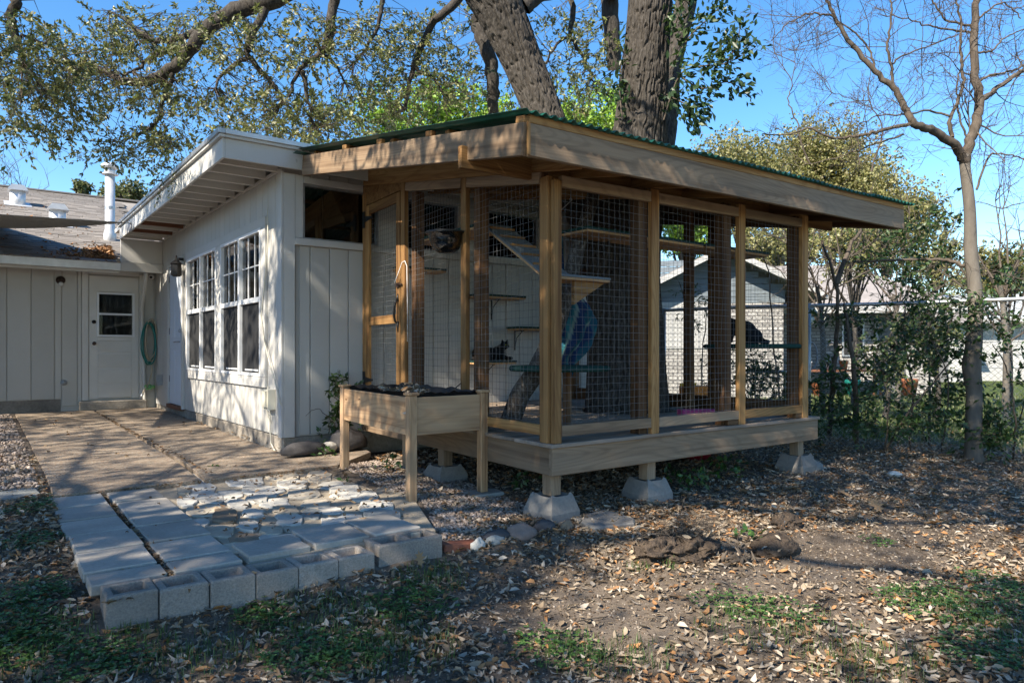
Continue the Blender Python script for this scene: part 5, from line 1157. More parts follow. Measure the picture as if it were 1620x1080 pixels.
# shading crown: the rest of the canopy, overhead and behind the viewer, placed where its shade lands
LIT = [[(980, 815), (1040, 795), (1346, 815), (1187, 868), (1134, 917), (1000, 966), (880, 1020), (800, 1010), (826, 962), (908, 925), (989, 880)],
       [(1387, 831), (1285, 880), (1183, 941), (1102, 978), (1000, 1031), (900, 1100), (1395, 1100), (1468, 978), (1560, 935), (1640, 890), (1640, 838), (1500, 815)],
       [(640, 760), (760, 790), (850, 845), (700, 850), (600, 800)], [(250, 770), (520, 750), (640, 800), (640, 830), (500, 830), (330, 870), (290, 800)],
       [(90, 800), (240, 775), (330, 870), (230, 900), (150, 880)], [(40, 700), (300, 690), (450, 720), (430, 745), (90, 775)], [(120, 650), (240, 645), (260, 655), (120, 660)]]
LITW = [.03, .03, .40, .16, .40, .42, .4]
def inside(x, y, poly):
    c = False; n = len(poly)
    for i in range(n):
        (x0, y0), (x1, y1) = poly[i], poly[(i+1) % n]
        if (y0 > y) != (y1 > y) and x < (x1-x0)*(y-y0)/(y1-y0)+x0: c = not c
    return c
S_ = np.array(SUN); clump = []
def shade_pt(g_, hgt):
    t = hgt/-S_[2]; return g_-S_*t
for k in range(4300):     # ground
    x, y = random.uniform(-3.2, 7.2), random.uniform(-6.6, -1.0); g_ = np.array((x, y, float(ground_z(x, y))))
    px_, py_, f_ = proj(g_); px_, py_ = float(px_[0]), float(py_[0])
    keep = .90
    if f_[0] > .5:
        tests = [(px_, py_)]+[tuple(float(v_[0]) for v_ in proj(g_+np.array((.22*math.cos(a_), .22*math.sin(a_), 0)))[:2]) for a_ in (0, 1.57, 3.14, 4.71)]
        for poly, w_ in zip(LIT, LITW):
            if any(inside(tx, ty, poly) for tx, ty in (tests if w_ < .1 else tests[:1])): keep = w_; break
        else:
            if 560 < px_ < 1300 and py_ < 760: keep = .3
            elif px_ > 1290 and py_ < 800: keep = .72
            elif py_ > 860 or px_ < 120: keep = .96
    if random.random() < keep: clump.append(shade_pt(g_, random.uniform(4.6, 6.6)))
for k in range(900):      # slab and window wall, planter and roof edge
    y = random.uniform(-1.2, 6.4); x = random.uniform(-2.6, 0)
    keep = .40 if y < 3 else .55
    if random.random() < keep: clump.append(shade_pt(np.array((x, y, -.1)), random.uniform(4.8, 6.8)))
for k in range(560):
    g_ = np.array((0, random.uniform(-.3, 6.3), random.uniform(0, 2.7)))
    if random.random() < .46: clump.append(shade_pt(g_, random.uniform(5.6, 7.4)-g_[2]))
for k in range(520):
    g_ = np.array((random.uniform(.0, .9), random.uniform(-3.7, -.2), random.uniform(.3, 2.4))); s__ = g_[2]+.84*g_[0]
    if random.random() < (.03 if (2.1 < s__ < 2.85 or (g_[1] > -1.0 and (.55 < s__ < 1.25 or 1.55 < s__ < 2.2))) else .62): clump.append(shade_pt(g_, random.uniform(5.6, 7.4)-g_[2]))
for k in range(700):
    g_ = np.array((random.uniform(.0, 1.0), -.02, random.uniform(-.1, 2.6))); s__ = g_[2]+.84*g_[0]
    if random.random() < (.0 if (.55 < s__ < 1.25 or 1.55 < s__ < 2.2) else .75): clump.append(shade_pt(g_, random.uniform(5.6, 7.4)-g_[2]))
clump = np.array(clump); px_, py_, f_ = proj(clump)
bad = (f_ > 0) & (px_ > -90) & (px_ < 1710) & (py_ > -110); clump = clump[~bad]
OB2 = (-6.5, -3.2, -.5); OM2 = Matrix.Translation(OB2)
oak2 = thing('shade_oak', OB2, 'live oak standing beyond the patio whose crown shades the yard', 'tree')
D = rdir(len(clump)*5)*np.array((1, 1, .5)); cpn = np.repeat(clump, 5, 0)+rng.normal(0, .13, (len(clump)*5, 3))
P, A, t0, t1 = sprays(cpn, D, rng.uniform(.15, .3, len(cpn)), 7, .1)
px_, py_, f_ = proj(P); okm = ~((f_ > 0) & (px_ > -60) & (px_ < 1680) & (py_ > -70)); P, A = P[okm], A[okm]
foliage('foliage', P, A, .06, .095, .5, OAKC, OAKW, oak2, OM2)
V3, F3 = twig_quads(t0, t1, .003); mk('twigs', fastmesh('twigs', V3-np.array(OB2), F3), 'twig_bark', oak2, OM2, 'stuff')
arr = [(smooth_path([(-6.5, -3.2, -.6), (-6.5, -3.2, 1.2), (-6.4, -3.3, 2.6), (-6.6, -3.0, 3.8)], 6), np.linspace(.34, .26, 19), 18)]
for e_ in ((-3.5, -5.5, 5.6), (-5.0, -8.0, 5.8), (-8.5, -6.0, 5.5), (-7.5, 1.0, 5.6), (-5.5, 3.0, 5.8), (-9.5, -1.0, 5.4), (-4.0, -3.4, 6.2), (-2.4, -7.5, 5.8), (-9.0, 4.0, 5.6)):
    s_ = np.array((-6.55, -3.05, 3.5)); e_ = np.array(e_); m1 = s_+(e_-s_)*.4+np.array((0, 0, .6)); S = smooth_path([s_, m1, (m1+e_)/2+rng.normal(0, .2, 3), e_], 6); arr.append((S, np.linspace(.075, .02, len(S))*(.35 if e_[1] > 0 else 1), 8))
    for k in range(5): b_ = S[random.randrange(6, len(S))]; arr.append((smooth_path([b_, b_+rdir(1)[0]*.5+(0, 0, .1), b_+rdir(1)[0]*1.0+(0, 0, .1)], 4), np.linspace(.03, .01, 9), 5))
tubes_mesh('trunk', arr[:1], 'oak_bark', oak2, OM2)
keep = [a_ for a_ in arr[1:] if not np.any((lambda x, y, f: (f > 0) & (x > -40) & (x < 1660) & (y > -40))(*proj(a_[0])))]
tubes_mesh('limb', keep, 'oak_bark', oak2, OM2)

# ------------------------------------------------------------------ bare tree at the fence and saplings
def branch_rec(arr, p, d, ln, r, lev, up=.15):
    n_ = 5; pts = [p]; q = p.copy(); dd = d.copy()
    for k in range(n_):
        dd = dd+rng.normal(0, .16, 3)+np.array((0, 0, up*.25)); dd /= np.linalg.norm(dd); q = q+dd*ln/n_; pts.append(q.copy())
    arr.append((np.array(pts), np.linspace(r, max(r*.4, .0012), n_+1), 4 if r < .012 else 6))
    if lev > 0:
        for k in range(random.randint(3, 5)):
            i = random.randint(1, n_); b_ = pts[i]; nd = dd*.6+rdir(1)[0]*.8; nd[2] += up*.5; nd /= np.linalg.norm(nd)
            branch_rec(arr, b_, nd, ln*random.uniform(.4, .65), max(r*.5, .0015), lev-1, up)
def traced(limbs, lev=2, side=5, sl=.55):
    arr = []; 
    for pts, r0, r1 in limbs:
        S = smooth_path([atD(*q) for q in pts], 6); S[1:-1] += rng.normal(0, .006, S[1:-1].shape); arr.append((S, np.linspace(r0, r1, len(S)), 10 if r0 > .03 else 6))
        if r0 < .07:
            for k in range(side):
                i = random.randrange(3, len(S)); d = S[i]-S[i-1]; d /= np.linalg.norm(d); nd = d*.5+rdir(1)[0]*.9+np.array((0, 0, .2)); nd /= np.linalg.norm(nd)
                branch_rec(arr, S[i], nd, sl*random.uniform(.5, 1.2), max(.0045, min(r0, r1)*.35), lev)
    return arr
TB = tuple(on_ground(1540, 724)); TM = Matrix.Translation(TB); td = 7.25
bare = thing('bare_tree', TB, 'leafless smooth barked tree forking high beside the chain link fence', 'tree')
S = smooth_path([atD(*q) for q in ((1541, 732, td), (1540, 700, td), (1541, 620, td), (1537, 580, td), (1541, 540, td), (1543, 470, td), (1536, 400, td), (1534, 330, td), (1527, 268, td), (1526, 245, td))], 6)
rr = np.interp(np.linspace(0, 9, len(S)), range(10), [.095, .080, .074, .088, .076, .066, .062, .054, .050, .052])
tubes_mesh('trunk', [(S, rr, 24)], 'smooth_bark', bare, TM)
def z5(x, y, d): return (1220+x/4.05, y/4.05, d)
lim = [([(1527, 260, td), z5(1260, 950, td), z5(1310, 800, td), z5(1335, 650, td), z5(1310, 480, td), z5(1300, 200, td), z5(1320, 0, td), (1550, -60, td)], .055, .03),
 ([(1527, 258, td), z5(1180, 930, td-.1), z5(1040, 840, td-.2), z5(920, 790, td-.3), z5(860, 690, td-.3), z5(780, 560, td-.3), z5(640, 430, td-.3), z5(480, 230, td-.3), z5(390, 80, td-.3), z5(350, -20, td-.3)], .048, .014),
 ([z5(1350, 640, td), z5(1430, 580, td+.1), z5(1540, 500, td+.2), z5(1640, 430, td+.2)], .03, .02), ([z5(920, 790, td-.3), z5(740, 830, td-.3), z5(600, 860, td-.3), z5(460, 885, td-.2), z5(350, 870, td-.2), z5(240, 820, td-.2), z5(120, 860, td-.1), z5(-60, 860, td)], .02, .006),
 ([z5(1160, 880, td), z5(1150, 760, td), z5(1230, 560, td), z5(1220, 420, td), z5(1210, 250, td), z5(1220, 150, td), z5(1185, 0, td)], .022, .01), ([z5(780, 540, td-.3), z5(770, 420, td-.3), z5(740, 300, td-.3), z5(770, 120, td-.3), z5(765, -10, td-.3)], .016, .009),
 ([z5(1290, 160, td), z5(1220, 160, td), z5(1110, 110, td), z5(1030, 0, td)], .014, .008), ([z5(660, 430, td-.3), z5(640, 340, td-.3), z5(560, 230, td-.3), z5(450, 150, td-.3)], .012, .008), ([z5(400, 105, td-.3), z5(300, 90, td-.3), z5(210, 95, td-.3), z5(100, 160, td-.3), z5(0, 265, td-.2)], .011, .004),
 ([z5(1260, 890, td), z5(1215, 780, td), z5(1195, 640, td), z5(1200, 480, td), z5(1280, 320, td)], .012, .006), ([z5(1290, 210, td), z5(1100, 185, td), z5(990, 160, td), z5(880, 120, td), z5(700, 95, td)], .011, .005), ([z5(780, 410, td-.3), z5(860, 350, td-.2), z5(1050, 280, td), z5(1200, 220, td)], .010, .006),
 ([(1527, 420, td), (1500, 412, td+.1), (1470, 410, td+.2), (1400, 412, td+.3), (1350, 415, td+.4)], .022, .010), ([(1545, 300, td), z5(1400, 1000, td), z5(1520, 990, td), z5(1640, 1020, td)], .012, .006), ([z5(1330, 520, td), z5(1420, 480, td), z5(1560, 450, td), z5(1640, 400, td)], .014, .008),
 ([z5(1150, 750, td), z5(1010, 710, td), z5(860, 735, td-.2), z5(700, 740, td-.2), z5(560, 800, td-.2)], .012, .005), ([z5(850, 860, td-.3), z5(700, 910, td-.2), z5(560, 960, td-.2), z5(420, 1010, td-.1), z5(200, 1060, td)], .010, .004), ([z5(1310, 330, td), z5(1410, 330, td), z5(1500, 240, td), z5(1640, 180, td)], .012, .006), ([z5(1310, 130, td), z5(1400, 60, td), z5(1500, 20, td), z5(1600, 120, td)], .012, .006),
 ([z5(640, 1100, 8.5), z5(690, 950, 8.5), z5(710, 800, 8.5), z5(630, 650, 8.5), z5(635, 450, 8.5)], .012, .004), ([z5(250, 1050, 8.4), z5(180, 880, 8.4), z5(170, 790, 8.4), z5(110, 650, 8.4), z5(130, 520, 8.4), z5(20, 330, 8.4), z5(20, 190, 8.4)], .011, .003), ([z5(130, 520, 8.4), z5(150, 400, 8.4), z5(145, 280, 8.4)], .006, .003), ([z5(560, 1060, 8.6), z5(580, 900, 8.6), z5(700, 890, 8.6)], .008, .004), ([z5(640, 660, 8.5), z5(480, 620, 8.5), z5(380, 590, 8.5), z5(330, 530, 8.5)], .006, .002)]
arr = traced(lim, 2, 6, .6)
tubes_mesh('branches', arr, 'twig_bark', bare, TM)

def leafy_shrub(name, label, stems, clusters, cols, w, L0=.045, L1=.075, wr=.42, r=.012, group=None, bark_='twig_bark', cat_='shrub', per=9, sl=(.12, .3), mat='foliage'):
    base_ = np.array(stems[0][0]); mx = Matrix.Translation(base_); t = thing(name, tuple(base_), label, cat_, group); arr = []
    for S in stems:
        r0 = r; Sx = smooth_path(S, 6); Sx[1:-1] += rng.normal(0, .006, Sx[1:-1].shape); arr.append((Sx, np.linspace(r0, r0*.35, len(Sx)), 7))
    tubes_mesh('stem', arr, bark_, t, mx)
    P0 = np.concatenate([np.asarray(c)[None]+rng.normal(0, 1, (n_, 3))*np.asarray(s)[None]*.6 for c, s, n_ in clusters]) if clusters else None
    if P0 is not None:
        P, A, a0, a1 = sprays(P0, rdir(len(P0))*np.array((1, 1, .7))+np.array((0, 0, .2)), rng.uniform(*sl, len(P0)), per, .15)
        V3, F3 = twig_quads(a0, a1, .003); mk('twigs', fastmesh('twigs', V3-base_, F3), bark_, t, mx, 'stuff')
        foliage('leaves', P, A, L0, L1, wr, cols, w, t, mx, mat)
    return t
GC = [(.028, .060, .018), (.05, .095, .028), (.085, .135, .045)]; GW = [.5, .35, .15]
def gp(px, py, d=None): return tuple(on_ground(px, py)) if d is None else tuple(atD(px, py, d))
grp = 'evergreen shrubs along the fence'
leafy_shrub('fence_shrub', 'dense glossy evergreen shrub leaning against the bare tree at the fence', [[gp(1400, 712), gp(1440, 650, 7.4), gp(1490, 590, 7.4), gp(1545, 520, 7.5)], [gp(1440, 712), gp(1445, 620, 7.7), gp(1430, 520, 7.8), gp(1440, 430, 7.8)]],
  [(gp(1480, 560, 7.5), (.22, .22, .30), 55), (gp(1450, 480, 7.7), (.25, .25, .28), 38), (gp(1500, 620, 7.4), (.18, .2, .2), 30), (gp(1420, 420, 7.9), (.3, .3, .22), 30), (gp(1455, 660, 7.5), (.25, .25, .12), 50), (gp(1570, 670, 7.3), (.15, .15, .15), 40)], GC, GW, .045, .08, .45, .014, grp)
leafy_shrub('fence_shrub', 'leafy sapling with a dark forked stem nearest the deck end', [[gp(1312, 690), gp(1318, 600, 7.9), gp(1325, 520, 8.0), gp(1322, 450, 8.0), gp(1300, 380, 8.1)], [gp(1322, 450, 8.0), gp(1345, 390, 8.1), gp(1372, 350, 8.2)], [gp(1355, 705), gp(1352, 600, 7.7), gp(1342, 520, 7.8), gp(1335, 480, 7.9)]],
  [(gp(1330, 640, 7.8), (.3, .3, .2), 45), (gp(1345, 500, 8.0), (.22, .22, .12), 24), (gp(1390, 600, 7.9), (.25, .25, .25), 36), (gp(1310, 600, 7.9), (.15, .15, .2), 30)], GC, GW, .05, .085, .42, .034, grp)
leafy_shrub('fence_shrub', 'low leafy evergreen shrub at the fence foot left of the bare trunk', [[gp(1400, 716), gp(1405, 660, 7.5), gp(1410, 610, 7.5)]], [(gp(1400, 670, 7.5), (.4, .3, .12), 50), (gp(1320, 665, 7.9), (.3, .3, .12), 28)], GC, GW, .05, .09, .38, .01, grp)
leafy_shrub('fence_shrub', 'green shrub seen through the mesh below the round perch', [[gp(1190, 690), gp(1195, 640, 8.2), gp(1190, 580, 8.2)], [gp(1230, 690), gp(1233, 620, 8.0), gp(1225, 560, 8.0), gp(1215, 430, 8.1), gp(1195, 380, 8.2)]], [(gp(1195, 600, 8.2), (.2, .2, .25), 110), (gp(1240, 630, 8.0), (.18, .18, .15), 50)], GC, GW, .045, .08, .35, .014, grp)
leafy_shrub('fence_shrub', 'thin upright seedlings seen through the mesh beside the oak trunk', [[gp(1092, 660), gp(1090, 560, 9.0), gp(1082, 470, 9.0), gp(1070, 440, 9.0)], [gp(1108, 660), gp(1112, 560, 9.0), gp(1122, 470, 9.0)]], [(gp(1105, 480, 9.0), (.15, .15, .2), 20), (gp(1120, 590, 9.0), (.1, .1, .2), 10)], GC, GW, .05, .09, .25, .012, grp)
leafy_shrub('fence_shrub', 'slender twiggy sapling growing in the fence right of the bare tree', [[gp(1602, 728), gp(1606, 660, 7.0), gp(1595, 590, 7.1), gp(1570, 545, 7.2)], [gp(1606, 690), gp(1625, 620, 7.0)]], [(gp(1575, 690, 7.2), (.14, .14, .12), 40)], GC, GW, .05, .09, .42, .012, grp)
leafy_shrub('fence_shrub', 'sparse leafy branches above the fence rail left of the bare tree', [[gp(1470, 705), gp(1468, 560, 8.2), gp(1440, 440, 8.3), gp(1425, 370, 8.3)]], [(gp(1410, 380, 8.3), (.35, .3, .2), 34), (gp(1460, 420, 8.3), (.25, .25, .2), 30), (gp(1590, 440, 8.4), (.3, .3, .2), 30), (gp(1470, 345, 8.3), (.2, .2, .1), 20)], GC, GW, .05, .085, .45, .014, grp)
leafy_shrub('fence_shrub', 'leafy vines tangled in the chain link beside the bare tree', [[gp(1490, 716), gp(1500, 600, 7.2), gp(1470, 520, 7.3), gp(1520, 480, 7.2), gp(1600, 478, 7.0)]], [(gp(1470, 520, 7.3), (.3, .3, .3), 50), (gp(1560, 500, 7.1), (.3, .2, .12), 34), (gp(1590, 560, 7.0), (.2, .2, .3), 26), (gp(1420, 540, 7.6), (.3, .3, .3), 22), (gp(1310, 520, 8.0), (.15, .15, .2), 8)], GC, GW, .045, .08, .45, .008, grp)
leafy_shrub('seedling', 'leafy green plant growing against the white end wall', [[(.62, -.16, -.12), (.55, -.14, .2), (.50, -.12, .5), (.53, -.12, .66)], [(.60, -.16, -.12), (.45, -.2, .12), (.28, -.2, .28), (.16, -.2, .22)]], [((.52, -.13, .45), (.10, .06, .16), 26), ((.54, -.15, .1), (.14, .06, .10), 24)], GC, GW, .05, .09, .42, .005, None, 'twig_bark', 'plant', 6, (.05, .12))
for px_, py_, n_, s_, lab in ((512, 735, 14, .10, 'small weed clump at the slab edge near the planter leg'), (345, 752, 6, .06, 'tiny green weed sprouting at the slab joint'), (548, 770, 4, .05, 'tiny weed among the pale flagstones'), (830, 772, 14, .12, 'dark leafy plant under the deck beside the near pier'), (1085, 775, 24, .16, 'dark green seedlings under the front deck edge'), (1150, 765, 24, .2, 'low dark plants in the deck shade near the second pier'), (620, 745, 10, .1, 'weed clump behind the planter legs'), (1180, 868, 5, .06, 'green sprout leaning from the ragged stump')):
    b_ = np.array(on_ground(px_, py_)); leafy_shrub('weed', lab, [[tuple(b_), tuple(b_+(.01, 0, s_*.5)), tuple(b_+(.02, .01, s_))]], [(tuple(b_+(0, 0, s_*.7)), (s_, s_, s_*.5), n_)], [(.035, .085, .02), (.06, .13, .03)], [.5, .5], .03, .07, .5, .003, None, 'twig_bark', 'plant', 4, (.03, .08))

# ------------------------------------------------------------------ distant trees
def crown_tree(name, label, px, py, d, rpx, rpy, n, cols, w, L=(.10, .17), group=None, trunk_r=.16, gap=.55, wr=.6, k=9):
    c = atD(px, py, d); R = rpx*d/F; Rz = rpy*d/F; g_ = float(ground_z(c[0], c[1])); b_ = (c[0], c[1], g_); mx = Matrix.Translation(b_); t = thing(name, b_, label, 'tree', group)
    S = smooth_path([b_, (c[0]+.1, c[1], g_+(c[2]-g_)*.4), (c[0]-.1, c[1]+.1, c[2]-Rz*.3)], 6); arr = [(S, np.linspace(trunk_r, trunk_r*.6, len(S)), 10)]; cl = []
    for q in range(26):
        dv = rdir(1)[0]; dv[2] = dv[2]*.8+.15; e_ = c+dv*np.array((R, R, Rz))*random.uniform(.55, .95); s0 = S[-random.randint(1, 6)]
        B_ = smooth_path([s0, s0+(e_-s0)*.5+np.array((0, 0, .15*Rz))+rng.normal(0, .1*R, 3), e_], 4); arr.append((B_, np.linspace(trunk_r*.35, .015, len(B_)), 5)); cl += [B_[-1], B_[-3], B_[-5]]
    for q in range(34): dv = rdir(1)[0]*np.array((R, R, Rz)); cl.append(c+dv*random.uniform(.35, 1.0))
    tubes_mesh('trunk', arr, 'oak_bark', t, mx); cl = np.array(cl)
    ns = n//k; P0 = cl[rng.integers(0, len(cl), ns)]+rng.normal(0, .21, (ns, 3))*np.array((R, R, Rz))*.75
    P, A, a0, a1 = sprays(P0, rdir(ns), rng.uniform(.2, .5, ns)*R/3, k, .1, .9); P += rng.normal(0, .03*R, P.shape)
    foliage('crown', P, A, L[0], L[1], wr, cols, w, t, mx); return t
YG = [(.235, .225, .085), (.30, .28, .125), (.16, .165, .055), (.21, .18, .09)]; YW = [.4, .25, .22, .13]
g2 = 'olive yellow oaks behind the neighbouring houses'
crown_tree('distant_oak', 'broad olive yellow oak behind the roof edge of the enclosure', 1180, 285, 30, 100, 75, 24000, YG, YW, group=g2)
crown_tree('distant_oak', 'tallest olive yellow oak, its top standing clear in the sky', 1318, 270, 31, 88, 95, 26000, YG, YW, group=g2)
crown_tree('distant_oak', 'olive oak low over the neighbouring roof ridge', 1400, 350, 29, 90, 80, 20000, YG, YW, group=g2)
crown_tree('distant_oak', 'olive oak seen through the enclosure above the blue gable', 1235, 390, 27, 75, 55, 9000, YG, YW, group=g2)
crown_tree('distant_oak', 'hazy olive oak over the pale roof beyond the bare trunk', 1570, 440, 40, 75, 38, 8000, YG, YW, group=g2, L=(.14, .22))
crown_tree('distant_oak', 'thin olive oak between the sapling and the bare tree', 1480, 400, 34, 50, 60, 5000, YG, YW, group=g2)
BG = [(.20, .33, .035), (.28, .42, .06), (.12, .22, .025)]; BGW = [.5, .25, .25]
crown_tree('green_tree', 'bright spring green tree behind the enclosure roof left of the trunks', 690, 200, 19, 120, 55, 12000, BG, BGW, (.09, .14))
crown_tree('green_tree', 'bright green tree between and behind the two oak trunks', 930, 205, 20, 110, 60, 12000, BG, BGW, (.09, .14))
crown_tree('green_tree', 'bright green tree glimpsed through the enclosure above the neighbour', 1085, 350, 22, 60, 70, 8000, BG, BGW, (.09, .14))
crown_tree('small_oak', 'rounded dark olive treetop rising behind the house ridge by the flue', 205, 308, 24, 38, 22, 3500, OAKC, OAKW, (.09, .14)); crown_tree('small_oak', 'small leafy treetop behind the ridge between vents and flue', 132, 298, 24, 14, 16, 900, OAKC, OAKW, (.09, .14))
b_ = atD(-6, 300, 26); arr = []
for k in range(9): branch_rec(arr, np.array((b_[0]+random.uniform(-.5, .9), b_[1], b_[2]-.9)), np.array((random.uniform(-.3, .4), 0, 1.)), 1.7, .02, 2)
bt = thing('bare_treetop', (b_[0], b_[1], -.3), 'hazy leafless treetop behind the house ridge', 'tree'); tubes_mesh('branches', arr, 'twig_bark', bt, WM[bt.name]); tubes_mesh('trunk', [(np.array([(b_[0], b_[1], -.3), (b_[0], b_[1], 3), (b_[0], b_[1], b_[2]-.8)]), np.array((.2, .15, .1)), 8)], 'twig_bark', bt, WM[bt.name])
crown_tree('fence_tree', 'thin olive leaved tree over the neighbour roof behind the saplings', 1350, 385, 14, 75, 52, 3800, YG+[(.10, .13, .045)], [.3, .2, .2, .1, .2], (.045, .08), trunk_r=.06)
crown_tree('fence_tree', 'thin olive leaved tree right of the bare trunk above the fence rail', 1595, 420, 13, 55, 45, 3200, YG+[(.10, .13, .045)], [.3, .2, .2, .1, .2], (.045, .08), trunk_r=.05)
crown_tree('fence_tree', 'slim leafy tree before the white brick wall below the fence rail', 1400, 560, 11.5, 60, 75, 1300, [(.05, .09, .03), (.09, .125, .045), (.14, .15, .06)], None, (.045, .08), trunk_r=.05)
crown_tree('fence_tree', 'slim leafy tree on the lawn between the shrubs and the far house', 1480, 520, 11, 55, 80, 1500, [(.05, .09, .03), (.09, .125, .045), (.14, .15, .06)], None, (.045, .08), trunk_r=.05)
# leafless thicket behind the fence top
for q, (px_, py_, d_, lab) in enumerate(((1300, 640, 13, 'bare grey young tree in front of the white brick wall'), (1590, 640, 12, 'bare arching young tree at the lawn right of the trunk'), (1420, 640, 14, 'bare twiggy young tree on the lawn behind the shrubs'))):
    b_ = np.array(on_ground(px_, 555+1.15*F/d_)); arr = [(smooth_path([b_, b_+(0.05, 0, 1.2), b_+(-.05, .05, 2.2)], 5), np.linspace(.06, .035, 11), 8)]
    for k in range(10): branch_rec(arr, b_+np.array((0, 0, random.uniform(1.2, 2.2))), np.array((random.uniform(-1, 1), random.uniform(-1, 1), .9)), random.uniform(1.2, 2.0), .02, 2)
    t = thing('young_tree', tuple(b_), lab, 'tree', 'bare young trees on the lawn'); tubes_mesh('trunk', arr[:1], 'smooth_bark', t, WM[t.name]); tubes_mesh('branches', arr[1:], 'twig_bark', t, WM[t.name])

# ================================================================== CHAIN LINK FENCE
FA, FB = np.array((4.74, -.70)), np.array((7.6, -8.4)); fd = (FB-FA)/np.linalg.norm(FB-FA); FL = np.linalg.norm(FB-FA)
fence = thing('chain_link_fence', ((FA+FB)[0]/2, (FA+FB)[1]/2, -.25), 'galvanised chain link fence running behind the enclosure along the lawn', 'fence')
def fp(s, z, off=0): q = FA+fd*s; return (q[0]-fd[1]*off, q[1]+fd[0]*off, z)
S = [fp(s, 1.372+.006*math.sin(s*1.7)) for s in np.linspace(0, FL, 24)]; MB().tube(S, .021, 10).build('top_rail', 'galvanized', fence, True)
for s in (0.02, 1.78, 4.6, 7.6): q = fp(s, 0); MB().tube([(q[0], q[1], float(ground_z(q[0], q[1]))-.1), (q[0], q[1], 1.40)], .025, 10).build('post', 'galvanized', fence, True)
MB().tube([fp(1.0, .60), fp(1.78, .60)], .016, 8).build('brace_rail', 'galvanized', fence, True)
s_ = MB(); H0, H1 = -.24, 1.36; hh = H1-H0; sp_ = .062
for k in range(int((FL+hh)/sp_)):
    for dr_ in (1, -1):
        a0 = k*sp_-hh if dr_ > 0 else k*sp_; a1 = a0+hh*dr_; pa, pb = np.array((a0, H0)), np.array((a1, H1))
        t0_ = np.clip((0-a0)/(a1-a0), 0, 1); t1_ = np.clip((FL-a0)/(a1-a0), 0, 1); lo, hi = min(t0_, t1_), max(t0_, t1_)
        if hi-lo < .02 or a0 > FL+hh: continue
        A_ = pa+(pb-pa)*lo; B_ = pa+(pb-pa)*hi; o_ = .006*dr_
        s_.tube([fp(A_[0], A_[1], o_+.03), fp((A_[0]+B_[0])/2, (A_[1]+B_[1])/2, o_+.035), fp(B_[0], B_[1], o_+.03)], .0015, 4, False)
s_.build('chain_link', 'chain_wire', fence, kind='stuff')

# ================================================================== NEIGHBOURING HOUSES
nb = thing('neighbour_house', tuple(atD(1150, 635, 16.5)), 'white brick neighbouring house with a blue grey gable and brown roof', 'house')
o_ = atD(1141, 555, 16.8); o_[2] = -.3; u_ = np.array((.7967, -.6044, 0)); w_ = np.array((.6044, .7967, 0)); a_ = rad(-9); u_, w_ = u_*math.cos(a_)-w_*math.sin(a_)*-1, w_*math.cos(a_)-u_*math.sin(a_)
u_ /= np.linalg.norm(u_); w_ = np.array((-u_[1], u_[0], 0)); NM = Matrix(((u_[0], w_[0], 0, o_[0]), (u_[1], w_[1], 0, o_[1]), (0, 0, 1, o_[2]), (0, 0, 0, 1)))
def nbox(name, x0, x1, y0, y1, z0, z1, mat, parent=nb, m=None):
    me = MB().box(x0, x1, y0, y1, z0, z1); V = np.concatenate(me.v); c = (V.min(0)+V.max(0))/2; ms = bpy.data.meshes.new(name); ms.from_pydata((V-c).tolist(), [], me.f); return mk(name, ms, mat, parent, (m or NM) @ Matrix.Translation(c))
def npoly(name, V, Fs, mat, parent=nb, m=None):
    V = np.array(V, float); c = V.mean(0); ms = bpy.data.meshes.new(name); ms.from_pydata((V-c).tolist(), [], Fs); return mk(name, ms, mat, parent, (m or NM) @ Matrix.Translation(c))
EZ = 2.42
nbox('brick_wall', -3.2, 1.42, 0, .2, 0, EZ, 'white_brick')
gw = npoly('gable', [(-3.2, .03, EZ), (1.42, .03, EZ), (1.42, .03, EZ+.02), (0, .03, EZ+.95), (-3.2, .03, EZ-.4)], [(0, 1, 2, 3, 4)], 'blue_siding')
for k in range(8):
    z = EZ+.02+k*.15; xr = 2.0-(z-EZ)*1.85
    if xr > .1: nbox('lap_board', -3.2, min(1.45, xr), -.012, .025, z-.15, z-.012, 'blue_siding', gw)
sl_ = .50
for sg in (1, -1):
    xe = 2.36 if sg > 0 else -3.4; zt = EZ+1.18; ze = zt-abs(xe)*sl_
    npoly('roof_slope', [(0, -.55, zt), (xe, -.55, ze), (xe, 6, ze), (0, 6, zt), (0, -.55, zt-.08), (xe, -.55, ze-.08), (xe, 6, ze-.08), (0, 6, zt-.08)], [(0, 1, 2, 3), (7, 6, 5, 4), (0, 4, 5, 1), (1, 5, 6, 2), (2, 6, 7, 3)], 'grey_shingle_far')
    npoly('barge_board', [(0, -.58, zt-.02), (xe, -.58, ze-.02), (xe, -.58, ze-.15), (0, -.58, zt-.15), (0, -.552, zt-.02), (xe, -.552, ze-.02), (xe, -.552, ze-.15), (0, -.552, zt-.15)], [(0, 1, 2, 3), (4, 5, 6, 7), (0, 4, 5, 1), (3, 2, 6, 7), (1, 5, 6, 2)], 'far_white')
nbox('wall_side', 1.22, 1.42, .2, 5.9, 0, EZ, 'white_brick')
gd = nbox('panel_door', -2.4, .05, -.03, .0, 1.2, 2.32, 'far_white')
for k in range(1, 4): nbox('groove', -2.4+k*.62, -2.38+k*.62, -.036, -.031, 1.2, 2.32, 'grey_plastic', gd)
nbox('brick_wall', 1.45, 5.6, 2.2, 2.4, 0, 2.3, 'white_brick')
npoly('main_roof', [(.2, 1.4, 2.28), (6.1, 1.4, 2.28), (4.3, 5.2, 3.75), (.2, 5.2, 3.75), (.2, 9, 2.28), (6.1, 9, 2.28)], [(0, 1, 2, 3), (3, 2, 5, 4), (1, 5, 2)], 'grey_shingle_far')
nbox('eave_board', 1.5, 6.1, 1.38, 1.42, 2.10, 2.27, 'far_white')
